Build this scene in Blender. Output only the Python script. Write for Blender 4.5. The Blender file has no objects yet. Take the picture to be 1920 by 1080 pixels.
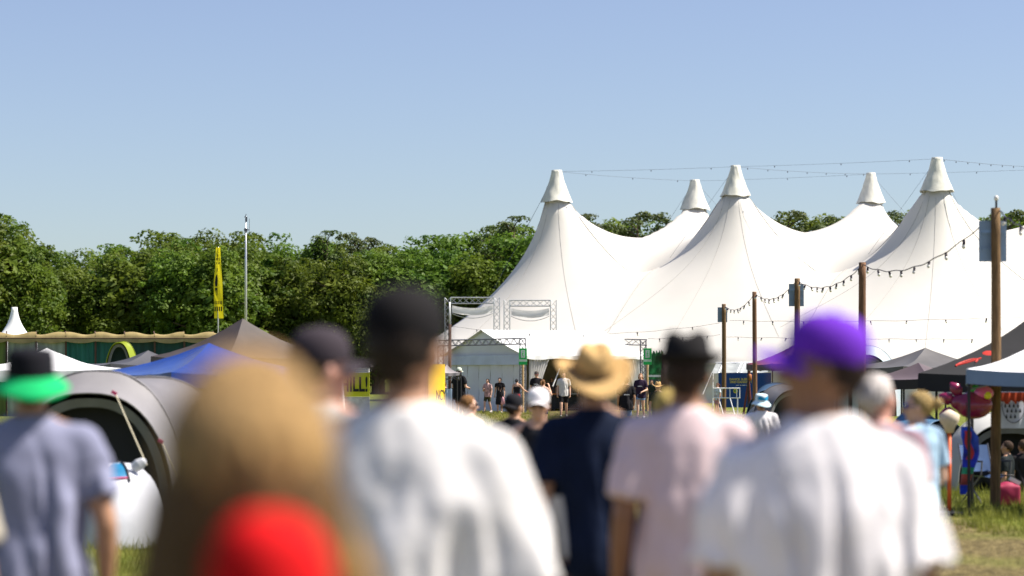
import bpy, math, random
import numpy as np
from mathutils import Vector, Matrix, noise as mnoise

# ------------------------------------------------------------------ camera, sky, sun, exposure
SC = bpy.context.scene
COL = SC.collection
F = 4533.0          # focal length in pixels of a 1920 wide frame
HOR = 700.0         # horizon row
EYE = 1.6
cam_d = bpy.data.cameras.new('camera')
cam = bpy.data.objects.new('camera', cam_d); COL.objects.link(cam)
cam.location = (0, 0, EYE)
cam.rotation_euler = (math.radians(90), 0, 0)
cam_d.sensor_width = 36.0
cam_d.lens = F / 1920 * 36.0
cam_d.shift_y = (HOR - 540) / 1920
cam_d.clip_start = 0.1
cam_d.clip_end = 5000
cam_d.dof.use_dof = True
cam_d.dof.focus_distance = 78.0
cam_d.dof.aperture_fstop = 1.65
SC.camera = cam

SUN_EL, SUN_AZ = 55.0, 89.0      # azimuth clockwise from +Y (the view direction)
w = bpy.data.worlds.new('World'); SC.world = w; w.use_nodes = True
nt = w.node_tree
bg = nt.nodes['Background']
sky = nt.nodes.new('ShaderNodeTexSky'); sky.sky_type = 'NISHITA'
sky.sun_disc = False
sky.sun_elevation = math.radians(SUN_EL)
sky.sun_rotation = math.radians(SUN_AZ)
sky.altitude = 0.0; sky.air_density = 1.0; sky.dust_density = 0.6; sky.ozone_density = 5.5
hs_ = nt.nodes.new('ShaderNodeHueSaturation'); hs_.inputs['Hue'].default_value = 0.515; hs_.inputs['Saturation'].default_value = 0.86
nt.links.new(sky.outputs[0], hs_.inputs['Color']); nt.links.new(hs_.outputs[0], bg.inputs[0])
bg.inputs[1].default_value = 0.071
sd = bpy.data.lights.new('sun', 'SUN'); so = bpy.data.objects.new('sun', sd); COL.objects.link(so)
sd.energy = 5.0; sd.angle = math.radians(0.5); sd.color = (1.0, 0.93, 0.82)
a_, e_ = math.radians(SUN_AZ), math.radians(SUN_EL)
sdir = Vector((math.sin(a_) * math.cos(e_), math.cos(a_) * math.cos(e_), math.sin(e_)))
so.rotation_euler = (-sdir).to_track_quat('-Z', 'Y').to_euler()
so.location = (60, 0, 80)
SC.view_settings.view_transform = 'Standard'
SC.view_settings.look = 'None'
SC.view_settings.exposure = 0.92
SC.view_settings.gamma = 1.0
SC.render.engine = 'CYCLES'
SC.cycles.use_denoising = True
SC.cycles.max_bounces = 6
SC.cycles.transparent_max_bounces = 6
random.seed(7)
RNG = np.random.default_rng(7)

# ------------------------------------------------------------------ helpers
def ground_z(y):
    def s(t):
        t = min(1, max(0, t)); return t * t * (3 - 2 * t)
    return -0.35 * s((y - 8) / 20) + 0.17 * s((y - 36) / 52)

def P(px, py, d):
    return Vector(((px - 960) / F * d, d, EYE + (HOR - py) / F * d))

def lin(c):
    return tuple((v / 255 / 12.92) if v / 255 <= 0.04045 else ((v / 255 + 0.055) / 1.055) ** 2.4 for v in c)

MATS = {}
def mat(name, col, rough=0.65, var=0.12, scale=6.0, bump=0.0, bscale=40.0, stretch=(1, 1, 1), metal=0.0,
        spec=0.3, trans=0.0, col2=None, detail=4.0, sheen=0.0):
    if name in MATS: return MATS[name]
    m = bpy.data.materials.new(name); m.use_nodes = True
    n, l = m.node_tree.nodes, m.node_tree.links
    b = n['Principled BSDF']; out = n['Material Output']
    tc = n.new('ShaderNodeTexCoord'); mp = n.new('ShaderNodeMapping'); mp.inputs['Scale'].default_value = stretch
    l.new(tc.outputs['Object'], mp.inputs[0])
    nz = n.new('ShaderNodeTexNoise'); nz.inputs['Scale'].default_value = scale; nz.inputs['Detail'].default_value = detail
    l.new(mp.outputs[0], nz.inputs['Vector'])
    mr = n.new('ShaderNodeMapRange'); mr.inputs['From Min'].default_value = 0.3; mr.inputs['From Max'].default_value = 0.7
    l.new(nz.outputs['Fac'], mr.inputs['Value'])
    mx = n.new('ShaderNodeMix'); mx.data_type = 'RGBA'
    ca = tuple(min(1, c * (1 - var)) for c in col); cb = tuple(min(1, c * (1 + var)) for c in (col2 or col))
    mx.inputs[6].default_value = (*ca, 1); mx.inputs[7].default_value = (*cb, 1)
    l.new(mr.outputs[0], mx.inputs[0]); l.new(mx.outputs[2], b.inputs['Base Color'])
    b.inputs['Roughness'].default_value = rough; b.inputs['Metallic'].default_value = metal
    b.inputs['Specular IOR Level'].default_value = spec
    if sheen: b.inputs['Sheen Weight'].default_value = sheen
    if bump:
        n2 = n.new('ShaderNodeTexNoise'); n2.inputs['Scale'].default_value = bscale; n2.inputs['Detail'].default_value = 3
        l.new(mp.outputs[0], n2.inputs['Vector'])
        bp = n.new('ShaderNodeBump'); bp.inputs['Strength'].default_value = bump; bp.inputs['Distance'].default_value = 0.02
        l.new(n2.outputs['Fac'], bp.inputs['Height']); l.new(bp.outputs[0], b.inputs['Normal'])
    if trans:
        tr = n.new('ShaderNodeBsdfTranslucent'); l.new(mx.outputs[2], tr.inputs['Color'])
        ms = n.new('ShaderNodeMixShader'); ms.inputs[0].default_value = trans
        l.new(b.outputs[0], ms.inputs[1]); l.new(tr.outputs[0], ms.inputs[2]); l.new(ms.outputs[0], out.inputs['Surface'])
    MATS[name] = m
    return m

class MB:
    """collects vertices and faces, then links them as one mesh object"""
    def __init__(s): s.v, s.f, s.n = [], [], 0
    def add(s, v, f):
        v = np.asarray(v, float).reshape(-1, 3); o = s.n
        s.v.append(v); s.n += len(v)
        s.f.extend([tuple(int(i) + o for i in q) for q in f]); return s
    def grid(s, pts, nu, nv, closed_u=False, flip=False):
        f = []
        for i in range(nv - 1):
            for j in range(nu if closed_u else nu - 1):
                k = (j + 1) % nu
                q = (i * nu + j, i * nu + k, (i + 1) * nu + k, (i + 1) * nu + j)
                f.append(q[::-1] if flip else q)
        return s.add(pts, f)
    def box(s, c, sz, R=None):
        c = np.array(c, float); h = np.array(sz, float) / 2
        v = np.array([[x, y, z] for x in (-1, 1) for y in (-1, 1) for z in (-1, 1)], float) * h
        if R is not None: v = v @ np.array(R).T
        return s.add(v + c, [(0, 1, 3, 2), (4, 6, 7, 5), (0, 4, 5, 1), (2, 3, 7, 6), (0, 2, 6, 4), (1, 5, 7, 3)])
    def tube(s, pts, rad, seg=8, ratio=1.0, up=(0, 0, 1), rounded=False):
        pts = [np.array(p, float) for p in pts]
        rad = [rad] * len(pts) if np.isscalar(rad) else list(rad)
        if rounded:
            d0 = pts[0] - pts[1]; d0 /= np.linalg.norm(d0); d1 = pts[-1] - pts[-2]; d1 /= np.linalg.norm(d1)
            pre = [(pts[0] + d0 * rad[0] * math.sin(t), rad[0] * math.cos(t)) for t in (1.45, 1.0, 0.5)]
            post = [(pts[-1] + d1 * rad[-1] * math.sin(t), rad[-1] * math.cos(t)) for t in (0.5, 1.0, 1.45)]
            pts = [p for p, _ in pre] + pts + [p for p, _ in post]
            rad = [r for _, r in pre] + rad + [r for _, r in post]
        v = []; prev = None
        for i, p in enumerate(pts):
            t = pts[min(i + 1, len(pts) - 1)] - pts[max(i - 1, 0)]; t /= (np.linalg.norm(t) + 1e-9)
            if prev is None:
                a = np.array(up, float)
                if abs(t @ a) > 0.95: a = np.array((0, 1, 0.0))
            else: a = prev
            x = a - t * (a @ t); x /= (np.linalg.norm(x) + 1e-9); y = np.cross(t, x); prev = x
            for k in range(seg):
                an = 2 * math.pi * k / seg
                v.append(p + (x * math.cos(an) * ratio + y * math.sin(an)) * rad[i])
        n = len(pts)
        s.grid(v, seg, n, True)
        o = s.n - n * seg
        s.f.append(tuple(o + k for k in range(seg))[::-1]); s.f.append(tuple(o + (n - 1) * seg + k for k in range(seg)))
        return s
    def lathe(s, prof, c=(0, 0, 0), seg=24, sx=1.0, sy=1.0, caps=True):
        v = [(c[0] + r * sx * math.cos(2 * math.pi * k / seg), c[1] + r * sy * math.sin(2 * math.pi * k / seg), c[2] + z)
             for r, z in prof for k in range(seg)]
        s.grid(v, seg, len(prof), True)
        if caps:
            o = s.n - len(v)
            s.f.append(tuple(o + k for k in range(seg))[::-1]); o2 = s.n - seg
            s.f.append(tuple(o2 + k for k in range(seg)))
        return s
    def ell(s, c, r, R=None, nu=16, nv=10):
        v = []
        for i in range(nv + 1):
            t = math.pi * (i / nv) ; t = min(max(t, 0.04), math.pi - 0.04)
            for k in range(nu):
                a = 2 * math.pi * k / nu
                v.append((math.sin(t) * math.cos(a) * r[0], math.sin(t) * math.sin(a) * r[1], -math.cos(t) * r[2]))
        v = np.array(v)
        if R is not None: v = v @ np.array(R).T
        s.grid(v + np.array(c, float), nu, nv + 1, True)
        o = s.n - len(v)
        s.f.append(tuple(o + k for k in range(nu))[::-1]); s.f.append(tuple(o + nv * nu + k for k in range(nu)))
        return s
    def mesh(s, name, smooth=False):
        me = bpy.data.meshes.new(name)
        v = np.concatenate(s.v) if s.v else np.zeros((0, 3))
        me.from_pydata(v.tolist(), [], s.f); me.update()
        if smooth: me.polygons.foreach_set('use_smooth', [True] * len(me.polygons))
        return me
    def build(s, name, m, parent=None, smooth=False):
        return link(name, s.mesh(name, smooth), m, parent)

def link(name, me, m=None, parent=None):
    o = bpy.data.objects.new(name, me); COL.objects.link(o)
    if m is not None:
        me.materials.clear(); me.materials.append(m)
    if parent is not None: o.parent = parent
    return o

def tag(o, label=None, cat=None, group=None, kind=None):
    if label: o['label'] = label
    if cat: o['category'] = cat
    if group: o['group'] = group
    if kind: o['kind'] = kind
    return o

def thing(name, label, cat, loc=(0, 0, 0), rz=0.0, group=None):
    o = bpy.data.objects.new(name, None); COL.objects.link(o)
    o.location = loc; o.rotation_euler = (0, 0, rz); o.empty_display_size = 0.2
    return tag(o, label, cat, group)

def text(body, size, loc, m, parent, rot=(math.pi / 2, 0, 0), name='lettering', sx=1.0, align='CENTER', bold=0.0):
    c = bpy.data.curves.new(name, 'FONT'); c.body = body; c.size = size; c.extrude = 0.003; c.offset = bold
    c.align_x = align; c.align_y = 'CENTER'
    o = bpy.data.objects.new(name, c); COL.objects.link(o); o.parent = parent
    o.location = loc; o.rotation_euler = rot; o.scale = (sx, 1, 1)
    dg = bpy.context.evaluated_depsgraph_get(); me = bpy.data.meshes.new_from_object(o.evaluated_get(dg))
    mw = o.location.copy(), o.rotation_euler.copy(), o.scale.copy(); bpy.data.objects.remove(o)
    o = link(name, me, m, parent); o.location, o.rotation_euler, o.scale = mw
    return o

def RZ(a):
    c, s_ = math.cos(a), math.sin(a); return np.array([[c, -s_, 0], [s_, c, 0], [0, 0, 1.0]])
def RX(a):
    c, s_ = math.cos(a), math.sin(a); return np.array([[1, 0, 0], [0, c, -s_], [0, s_, c]])
def RY(a):
    c, s_ = math.cos(a), math.sin(a); return np.array([[c, 0, s_], [0, 1, 0], [-s_, 0, c]])

def remesh(me, voxel, smooth=3):
    o = bpy.data.objects.new('tmp', me); COL.objects.link(o)
    r = o.modifiers.new('r', 'REMESH'); r.mode = 'VOXEL'; r.voxel_size = voxel; r.use_smooth_shade = True
    if smooth:
        q = o.modifiers.new('s', 'SMOOTH'); q.factor = 0.5; q.iterations = smooth
    dg = bpy.context.evaluated_depsgraph_get()
    out = bpy.data.meshes.new_from_object(o.evaluated_get(dg))
    bpy.data.objects.remove(o); bpy.data.meshes.remove(me)
    out.polygons.foreach_set('use_smooth', [True] * len(out.polygons))
    return out

def getco(me):
    a = np.empty(len(me.vertices) * 3); me.vertices.foreach_get('co', a); return a.reshape(-1, 3)
def setco(me, v):
    me.vertices.foreach_set('co', np.ascontiguousarray(v, float).ravel()); me.update()
# ------------------------------------------------------------------ ground
def build_ground():
    xs = np.concatenate([-np.geomspace(900, 12, 24), np.linspace(-10, 12, 56), np.geomspace(14, 900, 24)])
    ys = np.concatenate([np.linspace(-12, 60, 120), np.linspace(62, 260, 70), np.geomspace(280, 3000, 16)])
    v = []
    for y in ys:
        gz = ground_z(y)
        for x in xs:
            bump = 0.02 * mnoise.noise(Vector((x * 0.9, y * 0.9, 3))) if abs(x) < 15 and y < 70 else 0
            v.append((x, y, gz + bump))
    m = bpy.data.materials.new('trodden_grass'); m.use_nodes = True
    n, l = m.node_tree.nodes, m.node_tree.links; b = n['Principled BSDF']
    tc = n.new('ShaderNodeTexCoord')
    def nz(scale, det=5):
        q = n.new('ShaderNodeTexNoise'); q.inputs['Scale'].default_value = scale; q.inputs['Detail'].default_value = det
        l.new(tc.outputs['Object'], q.inputs['Vector']); return q
    def ramp(src, stops):
        r = n.new('ShaderNodeValToRGB'); e = r.color_ramp.elements
        while len(e) < len(stops): e.new(0.5)
        for k, (p, c) in enumerate(stops): e[k].position = p; e[k].color = (*c, 1)
        l.new(src, r.inputs[0]); return r
    straw = ramp(nz(9, 8).outputs['Fac'], [(0.3, (0.045, 0.035, 0.017)), (0.5, (0.135, 0.105, 0.045)), (0.7, (0.30, 0.245, 0.11))])
    green = ramp(nz(7, 8).outputs['Fac'], [(0.3, (0.06, 0.085, 0.012)), (0.5, (0.14, 0.17, 0.025)), (0.72, (0.28, 0.27, 0.07))])
    big = nz(0.35, 4)
    sep = n.new('ShaderNodeSeparateXYZ'); l.new(tc.outputs['Object'], sep.inputs[0])
    # the trodden track runs up the middle; greener verges on both sides
    mr1 = n.new('ShaderNodeMapRange'); mr1.inputs[1].default_value = 5.9; mr1.inputs[2].default_value = 6.6
    l.new(sep.outputs['X'], mr1.inputs[0])
    mr2 = n.new('ShaderNodeMapRange'); mr2.inputs[1].default_value = -3.2; mr2.inputs[2].default_value = -4.0
    l.new(sep.outputs['X'], mr2.inputs[0])
    mr3 = n.new('ShaderNodeMapRange'); mr3.inputs[1].default_value = 27.0; mr3.inputs[2].default_value = 29.0
    l.new(sep.outputs['Y'], mr3.inputs[0])
    mm = n.new('ShaderNodeMath'); mm.operation = 'MULTIPLY'; l.new(mr1.outputs[0], mm.inputs[0]); l.new(mr3.outputs[0], mm.inputs[1])
    ad = n.new('ShaderNodeMath'); ad.operation = 'ADD'; l.new(mm.outputs[0], ad.inputs[0]); l.new(mr2.outputs[0], ad.inputs[1])
    mrb = n.new('ShaderNodeMapRange'); mrb.inputs[1].default_value = 0.35; mrb.inputs[2].default_value = 0.65
    mrb.inputs[3].default_value = -0.35; mrb.inputs[4].default_value = 0.6
    l.new(big.outputs['Fac'], mrb.inputs[0])
    a2 = n.new('ShaderNodeMath'); a2.operation = 'ADD'; a2.use_clamp = True
    l.new(ad.outputs[0], a2.inputs[0]); l.new(mrb.outputs[0], a2.inputs[1])
    mx = n.new('ShaderNodeMix'); mx.data_type = 'RGBA'
    l.new(a2.outputs[0], mx.inputs[0]); l.new(straw.outputs[0], mx.inputs[6]); l.new(green.outputs[0], mx.inputs[7])
    l.new(mx.outputs[2], b.inputs['Base Color']); b.inputs['Roughness'].default_value = 0.95
    b.inputs['Specular IOR Level'].default_value = 0.1
    bp = n.new('ShaderNodeBump'); bp.inputs['Strength'].default_value = 0.9; bp.inputs['Distance'].default_value = 0.12
    l.new(nz(11, 6).outputs['Fac'], bp.inputs['Height']); l.new(bp.outputs[0], b.inputs['Normal'])
    o = MB().grid(v, len(xs), len(ys)).build('ground', m, smooth=True)
    tag(o, kind='structure')
build_ground()

def blades(name, regions, m, label):
    V, Fc, o = [], [], 0
    for (x0, x1, y0, y1, cnt, hmin, hmax, wd, tuft) in regions:
        k = max(1, cnt // tuft)
        cx = RNG.uniform(x0, x1, k); cy = RNG.uniform(y0, y1, k)
        x = np.repeat(cx, tuft) + RNG.normal(0, 0.05, k * tuft); y = np.repeat(cy, tuft) + RNG.normal(0, 0.05, k * tuft)
        N = len(x); z = np.array([ground_z(q) for q in y]) - 0.015
        h = RNG.uniform(hmin, hmax, N) * np.repeat(RNG.uniform(0.5, 1.2, k), tuft); a = RNG.uniform(0, 6.28, N); wv = RNG.uniform(0.5, 1, N) * wd
        b = RNG.uniform(0, 6.28, N); ln = RNG.uniform(0.1, 0.7, N) * h
        A = np.stack([x - np.cos(a) * wv, y - np.sin(a) * wv, z], 1)
        B = np.stack([x + np.cos(a) * wv, y + np.sin(a) * wv, z], 1)
        C = np.stack([x + np.cos(b) * ln, y + np.sin(b) * ln, z + h], 1)
        V.append(np.stack([A, B, C], 1).reshape(-1, 3))
    V = np.concatenate(V); n = len(V) // 3
    me = bpy.data.meshes.new(name); me.from_pydata(V.tolist(), [], np.arange(n * 3).reshape(-1, 3).tolist())
    ob = link(name, me, m); tag(ob, label, 'grass', kind='stuff')
blades('grass', [(5.7, 10.5, 28.5, 46, 30000, .06, .22, .007, 12), (-8.0, -3.4, 22, 29.0, 15000, .05, .20, .006, 12),
                 (-4.3, 1.6, 70, 112, 15000, .06, .17, .014, 10), (1.6, 12, 66, 112, 9000, .05, .14, .014, 10),
                 (4.3, 5.7, 31, 46, 3500, .04, .1, .006, 10)],
       mat('green_grass_blades', (0.15, 0.20, 0.02), 0.7, 0.5, 0.9, trans=0.4, col2=(0.27, 0.27, 0.05)), 'patchy green grass along the trodden festival path')
blades('dry_grass', [(2.5, 7.5, 18.5, 30, 16000, .015, .06, .006, 8), (0, 9, 60, 112, 8000, .03, .09, .014, 8), (-4, 2.5, 20, 40, 6000, .02, .06, .006, 8)],
       mat('straw_blades', (0.28, 0.22, 0.10), 0.8, 0.4, 2.0, trans=0.2, col2=(0.42, 0.34, 0.16)), 'dry straw coloured grass trampled on the path')

# ------------------------------------------------------------------ big white tent
M_pvc = mat('white_tent_fabric', (0.765, 0.735, 0.68), 0.5, 0.035, 0.35, bump=0.10, bscale=2.0, trans=0.22)
M_cap = mat('off_white_canvas', (0.66, 0.65, 0.57), 0.7, 0.10, 3.0, bump=0.3, bscale=9.0)
M_seam = mat('grey_seam_rope', (0.34, 0.33, 0.31), 0.8)
M_cable = mat('dark_steel_cable', (0.10, 0.11, 0.13), 0.5, metal=0.3)
M_black = mat('black_plastic', (0.012, 0.012, 0.014), 0.5)
M_bulbglass = mat('frosted_bulb_glass', (0.75, 0.72, 0.66), 0.25, spec=0.6)

def build_big_tent():
    pix = [(1044, 318, 378, 159.0), (1379, 309, 367, 155.4), (1757, 294, 358, 149.6),
           (1303, 336, 392, 170.0), (1633, 323, 380, 165.0), (2010, 312, 372, 160.0)]
    T = [P(px, pt, d) for px, pt, pb, d in pix]          # mast tips
    Bt = [P(px, pb, d) for px, pt, pb, d in pix]         # cap hems
    org = np.array([T[0].x, T[0].y]); U = np.array([0.928, -0.372]); Vv = np.array([0.372, 0.928])
    ab = [np.array([(np.array([t.x, t.y]) - org) @ U, (np.array([t.x, t.y]) - org) @ Vv]) for t in T]
    hull = [ab[0], ab[1], ab[2], ab[5], ab[4], ab[3]]
    R = 11.4; st = 0.3
    A = np.arange(-14, 46, st); Bq = np.arange(-14.5, 29, st)
    ga, gb = np.meshgrid(A, Bq, indexing='xy')
    # distance to the hull polygon (counter-clockwise)
    def sdf(x, y):
        dmin = np.full(x.shape, 1e9); inside = np.ones(x.shape, bool)
        nx_, ny_ = np.zeros(x.shape), np.zeros(x.shape)
        for i in range(6):
            p, q = hull[i], hull[(i + 1) % 6]; e = q - p
            t = np.clip(((x - p[0]) * e[0] + (y - p[1]) * e[1]) / (e @ e), 0, 1)
            qx, qy = p[0] + t * e[0], p[1] + t * e[1]
            dd = np.hypot(x - qx, y - qy); better = dd < dmin
            nx_ = np.where(better, qx, nx_); ny_ = np.where(better, qy, ny_); dmin = np.minimum(dmin, dd)
            inside &= (e[0] * (y - p[1]) - e[1] * (x - p[0])) >= -1e-6
        return np.where(inside, -dmin, dmin), nx_, ny_
    D, qx, qy = sdf(ga, gb)
    zb = 2.2
    fixed = D >= R; val = np.full(D.shape, zb)
    def fix(mask, v):
        nonlocal fixed
        val[mask] = (v[mask] if not np.isscalar(v) else v); fixed = fixed | mask
    def rope(i, j, zmin, pw):
        p, q = ab[i], ab[j]; e = q - p; L = math.hypot(*e)
        t = ((ga - p[0]) * e[0] + (gb - p[1]) * e[1]) / L; s_ = np.abs(-(ga - p[0]) * e[1] + (gb - p[1]) * e[0]) / L
        tt = 2 * t / L - 1
        zt = np.where(tt < 0, Bt[i].z, Bt[j].z)
        inner = (L / 2 - 0.85) / (L / 2)
        v = zmin + (zt - zmin) * np.clip(np.abs(tt) / inner, 0, 1) ** pw
        fix((s_ < st * 0.72) & (t > 0) & (t < L), v)
    rope(0, 1, 7.75, 1.55); rope(1, 2, 7.55, 1.55)
    rope(0, 3, 10.7, 1.75); rope(1, 4, 10.75, 1.75); rope(2, 5, 10.6, 1.75)
    for a, b in zip(ab, Bt):
        fix(np.hypot(ga - a[0], gb - a[1]) < 0.85, b.z)
    Z = np.where(fixed, val, 6.0)
    for it in range(2600):
        N = Z.copy()
        N[1:-1, 1:-1] = 0.25 * (Z[:-2, 1:-1] + Z[2:, 1:-1] + Z[1:-1, :-2] + Z[1:-1, 2:])
        Z = np.where(fixed, val, N)
    # soft drape between panels
    X = ga.copy(); Y = gb.copy()
    out = D >= R
    sc = R / np.maximum(D, 1e-6)
    X = np.where(out, qx + (ga - qx) * sc, X); Y = np.where(out, qy + (gb - qy) * sc, Y)
    W = org[None, None, :] + X[..., None] * U + Y[..., None] * Vv
    pts = np.concatenate([W, Z[..., None]], -1).reshape(-1, 3)
    nu = len(A); f = []
    for i in range(len(Bq) - 1):
        for j in range(nu - 1):
            if min(D[i, j], D[i, j + 1], D[i + 1, j], D[i + 1, j + 1]) < R:
                f.append((i * nu + j, i * nu + j + 1, (i + 1) * nu + j + 1, (i + 1) * nu + j))
    c = P(1400, 700, 158)
    root = thing('big_top_tent', 'huge white big top tent with tall capped peaks behind the entrance marquee', 'tent', (c.x, c.y, ground_z(158)))
    off = np.array([c.x, c.y, ground_z(158)])
    used = sorted({i for q in f for i in q}); mp = {o: k for k, o in enumerate(used)}
    MB().add(pts[used] - off, [tuple(mp[i] for i in q) for q in f]).build('canopy', M_pvc, root, True)
    def height(a, b):
        i = min(max((b - Bq[0]) / st, 0), len(Bq) - 1.01); j = min(max((a - A[0]) / st, 0), nu - 1.01)
        i0, j0 = int(i), int(j); fi, fj = i - i0, j - j0
        return (Z[i0, j0] * (1 - fi) * (1 - fj) + Z[i0 + 1, j0] * fi * (1 - fj) + Z[i0, j0 + 1] * (1 - fi) * fj + Z[i0 + 1, j0 + 1] * fi * fj)
    def wpt(a, b, dz=0.02):
        q = org + a * U + b * Vv; return np.array([q[0], q[1], height(a, b) + dz]) - off
    # wall skirt below the eave
    ring = []
    for i in range(6):
        p, q, r_ = hull[i], hull[(i + 1) % 6], hull[(i - 1) % 6]
        for s_ in np.linspace(0, 1, 12, endpoint=False):
            base = p + (q - p) * s_
            e = q - p; nrm = np.array([e[1], -e[0]]) / math.hypot(*e); ring.append(base + nrm * R)
    cen = np.mean(ring, 0); ring.sort(key=lambda t: math.atan2(t[1] - cen[1], t[0] - cen[0]))
    wv = []
    for zz in (zb - 0.05, -0.3):
        for k, a in enumerate(ring):
            q = org + a[0] * U + a[1] * Vv; wv.append((q[0] - off[0], q[1] - off[1], zz - off[2]))
    MB().grid(wv, len(ring), 2, True).build('side_wall', M_pvc, root)
    # seams: rope lines and radial joints
    mb = MB()
    def seam(p, q, r, n=46, t0=0.06, t1=1.0):
        mb.tube([wpt(*(p + (q - p) * t)) for t in np.linspace(t0, t1, n)], r, 5)
    seam(ab[0], ab[1], 0.036, t1=0.94); seam(ab[1], ab[2], 0.022, t1=0.94); seam(ab[2], ab[2] + np.array([12, 0.0]), 0.025)
    for i, angs in ((0, (-158, -112, -62)), (1, (-122, -97, -60)), (2, (-135, -110, -82, -50)), (3, (-60,)), (4, (-70,))):
        for an in angs:
            d_ = np.array([math.cos(math.radians(an)), math.sin(math.radians(an))])
            seam(ab[i] + d_ * 0.85, ab[i] + d_ * 11.1, 0.007, t0=0)
    mid = (ab[0] + ab[1]) / 2; seam(mid + np.array([1.2, -0.6]), mid + np.array([0.4, -10.8]), 0.026, t0=0)
    mid = (ab[1] + ab[2]) / 2; seam(mid + np.array([1.2, -0.6]), mid + np.array([0.2, -10.8]), 0.02, t0=0)
    mb.build('seam', M_seam, root)
    # caps on the masts
    for i, (t, b) in enumerate(zip(T, Bt)):
        seg, rows = 40, 16; v = []
        H = t.z - b.z
        for r in range(rows):
            k = r / (rows - 1)
            rr = (0.33 + 0.74 * (1 - k) ** 1.35) * (1.0 if i in (0, 2, 3) else 0.93)
            for s_ in range(seg):
                an = 2 * math.pi * s_ / seg
                nz = mnoise.noise(Vector((math.cos(an) * 1.6 + i * 9, math.sin(an) * 1.6, k * 2.5))) * 0.06 * (1 - k * 0.6)
                nz += mnoise.noise(Vector((math.cos(an) * 5 + i * 5, math.sin(an) * 5, k * 5 + an))) * 0.035
                zz = b.z - 0.04 + k * H + (0.05 * math.sin(an * 3 + i * 2) + 0.025 * math.sin(an * 7)) * (1 - k) ** 2
                v.append((t.x + (rr + nz) * math.cos(an) - off[0], t.y + (rr + nz) * math.sin(an) - off[1], zz - off[2]))
        m = MB().grid(v, seg, rows, True)
        m.f.append(tuple((rows - 1) * seg + k for k in range(seg)))
        m.build('peak_cap', M_cap, root, True)
    # cables between the mast tips, with a few festoon lamps
    def cable(p, q, sag, r, lamps):
        p, q = np.array(p), np.array(q); pp = []
        for t in np.linspace(0, 1, 30):
            x = p + (q - p) * t; x[2] -= 4 * sag * t * (1 - t); pp.append(x - off)
        m = MB().tube(pp, r, 5)
        for k in range(lamps):
            t = (k + 0.6) / lamps; x = p + (q - p) * t; x[2] -= 4 * sag * t * (1 - t)
            m.ell(x - off - np.array([0, 0, 0.07]), (0.035, 0.035, 0.06), nu=6, nv=4)
        m.build('mast_cable', M_cable, root)
    tip = [np.array(t) - np.array([0, 0, 0.12]) for t in T]
    tip[5][0] -= 0.0
    cable(tip[0], tip[1], 0.05, 0.008, 3); cable(tip[1], tip[2], 0.05, 0.008, 3)
    cable(tip[0], tip[3], 0.08, 0.009, 3); cable(tip[3], tip[4], 0.05, 0.008, 3); cable(tip[1], tip[4], 0.1, 0.009, 7)
    cable(tip[2], tip[5], 0.12, 0.010, 12); cable(tip[4], tip[5], 0.05, 0.008, 3)
    # guy wires beside the masts
    for i, dirs in ((0, (-165, -150)), (3, (-170, -15)), (1, (-165, )), (4, (-20,)), (2, (-168, -30))):
        for an in dirs:
            e = np.array([math.cos(math.radians(an)), math.sin(math.radians(an))])
            a = ab[i] + e * 4.2; zt = height(*a) + 0.25
            q = org + a[0] * U + a[1] * Vv
            MB().tube([tip[i] - off, np.array([q[0], q[1], zt]) - off], 0.008, 5).build('guy_wire', M_cable, root)
build_big_tent()

# ------------------------------------------------------------------ woodland
M_bark = mat('brown_bark', (0.10, 0.075, 0.05), 0.9, 0.3, 6, bump=0.6, bscale=20)
def leaf_mat(name, c1, c2, trans=0.42):
    m = bpy.data.materials.new(name); m.use_nodes = True
    n, l = m.node_tree.nodes, m.node_tree.links; b = n['Principled BSDF']; out = n['Material Output']
    tc = n.new('ShaderNodeTexCoord'); nz = n.new('ShaderNodeTexNoise'); nz.inputs['Scale'].default_value = 0.55; nz.inputs['Detail'].default_value = 6
    l.new(tc.outputs['Object'], nz.inputs['Vector'])
    oi = n.new('ShaderNodeObjectInfo')
    mr = n.new('ShaderNodeMapRange'); mr.inputs[1].default_value = 0.33; mr.inputs[2].default_value = 0.67; l.new(nz.outputs['Fac'], mr.inputs[0])
    mx = n.new('ShaderNodeMix'); mx.data_type = 'RGBA'; mx.inputs[6].default_value = (*c1, 1); mx.inputs[7].default_value = (*c2, 1)
    l.new(mr.outputs[0], mx.inputs[0])
    hs = n.new('ShaderNodeHueSaturation'); l.new(mx.outputs[2], hs.inputs['Color'])
    h1 = n.new('ShaderNodeMapRange'); h1.inputs[3].default_value = 0.475; h1.inputs[4].default_value = 0.515; l.new(oi.outputs['Random'], h1.inputs[0])
    h2 = n.new('ShaderNodeMapRange'); h2.inputs[3].default_value = 0.8; h2.inputs[4].default_value = 1.12; l.new(oi.outputs['Random'], h2.inputs[0])
    l.new(h1.outputs[0], hs.inputs['Hue']); l.new(h2.outputs[0], hs.inputs['Value'])
    l.new(hs.outputs[0], b.inputs['Base Color']); b.inputs['Roughness'].default_value = 0.55; b.inputs['Specular IOR Level'].default_value = 0.25
    tr = n.new('ShaderNodeBsdfTranslucent'); l.new(hs.outputs[0], tr.inputs['Color'])
    ms = n.new('ShaderNodeMixShader'); ms.inputs[0].default_value = trans
    l.new(b.outputs[0], ms.inputs[1]); l.new(tr.outputs[0], ms.inputs[2]); l.new(ms.outputs[0], out.inputs['Surface'])
    return m
M_leaf = leaf_mat('broad_leaf_foliage', (0.054, 0.110, 0.011), (0.165, 0.240, 0.024))
M_needle = leaf_mat('dark_pine_foliage', (0.055, 0.085, 0.024), (0.11, 0.145, 0.036), 0.25)

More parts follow.
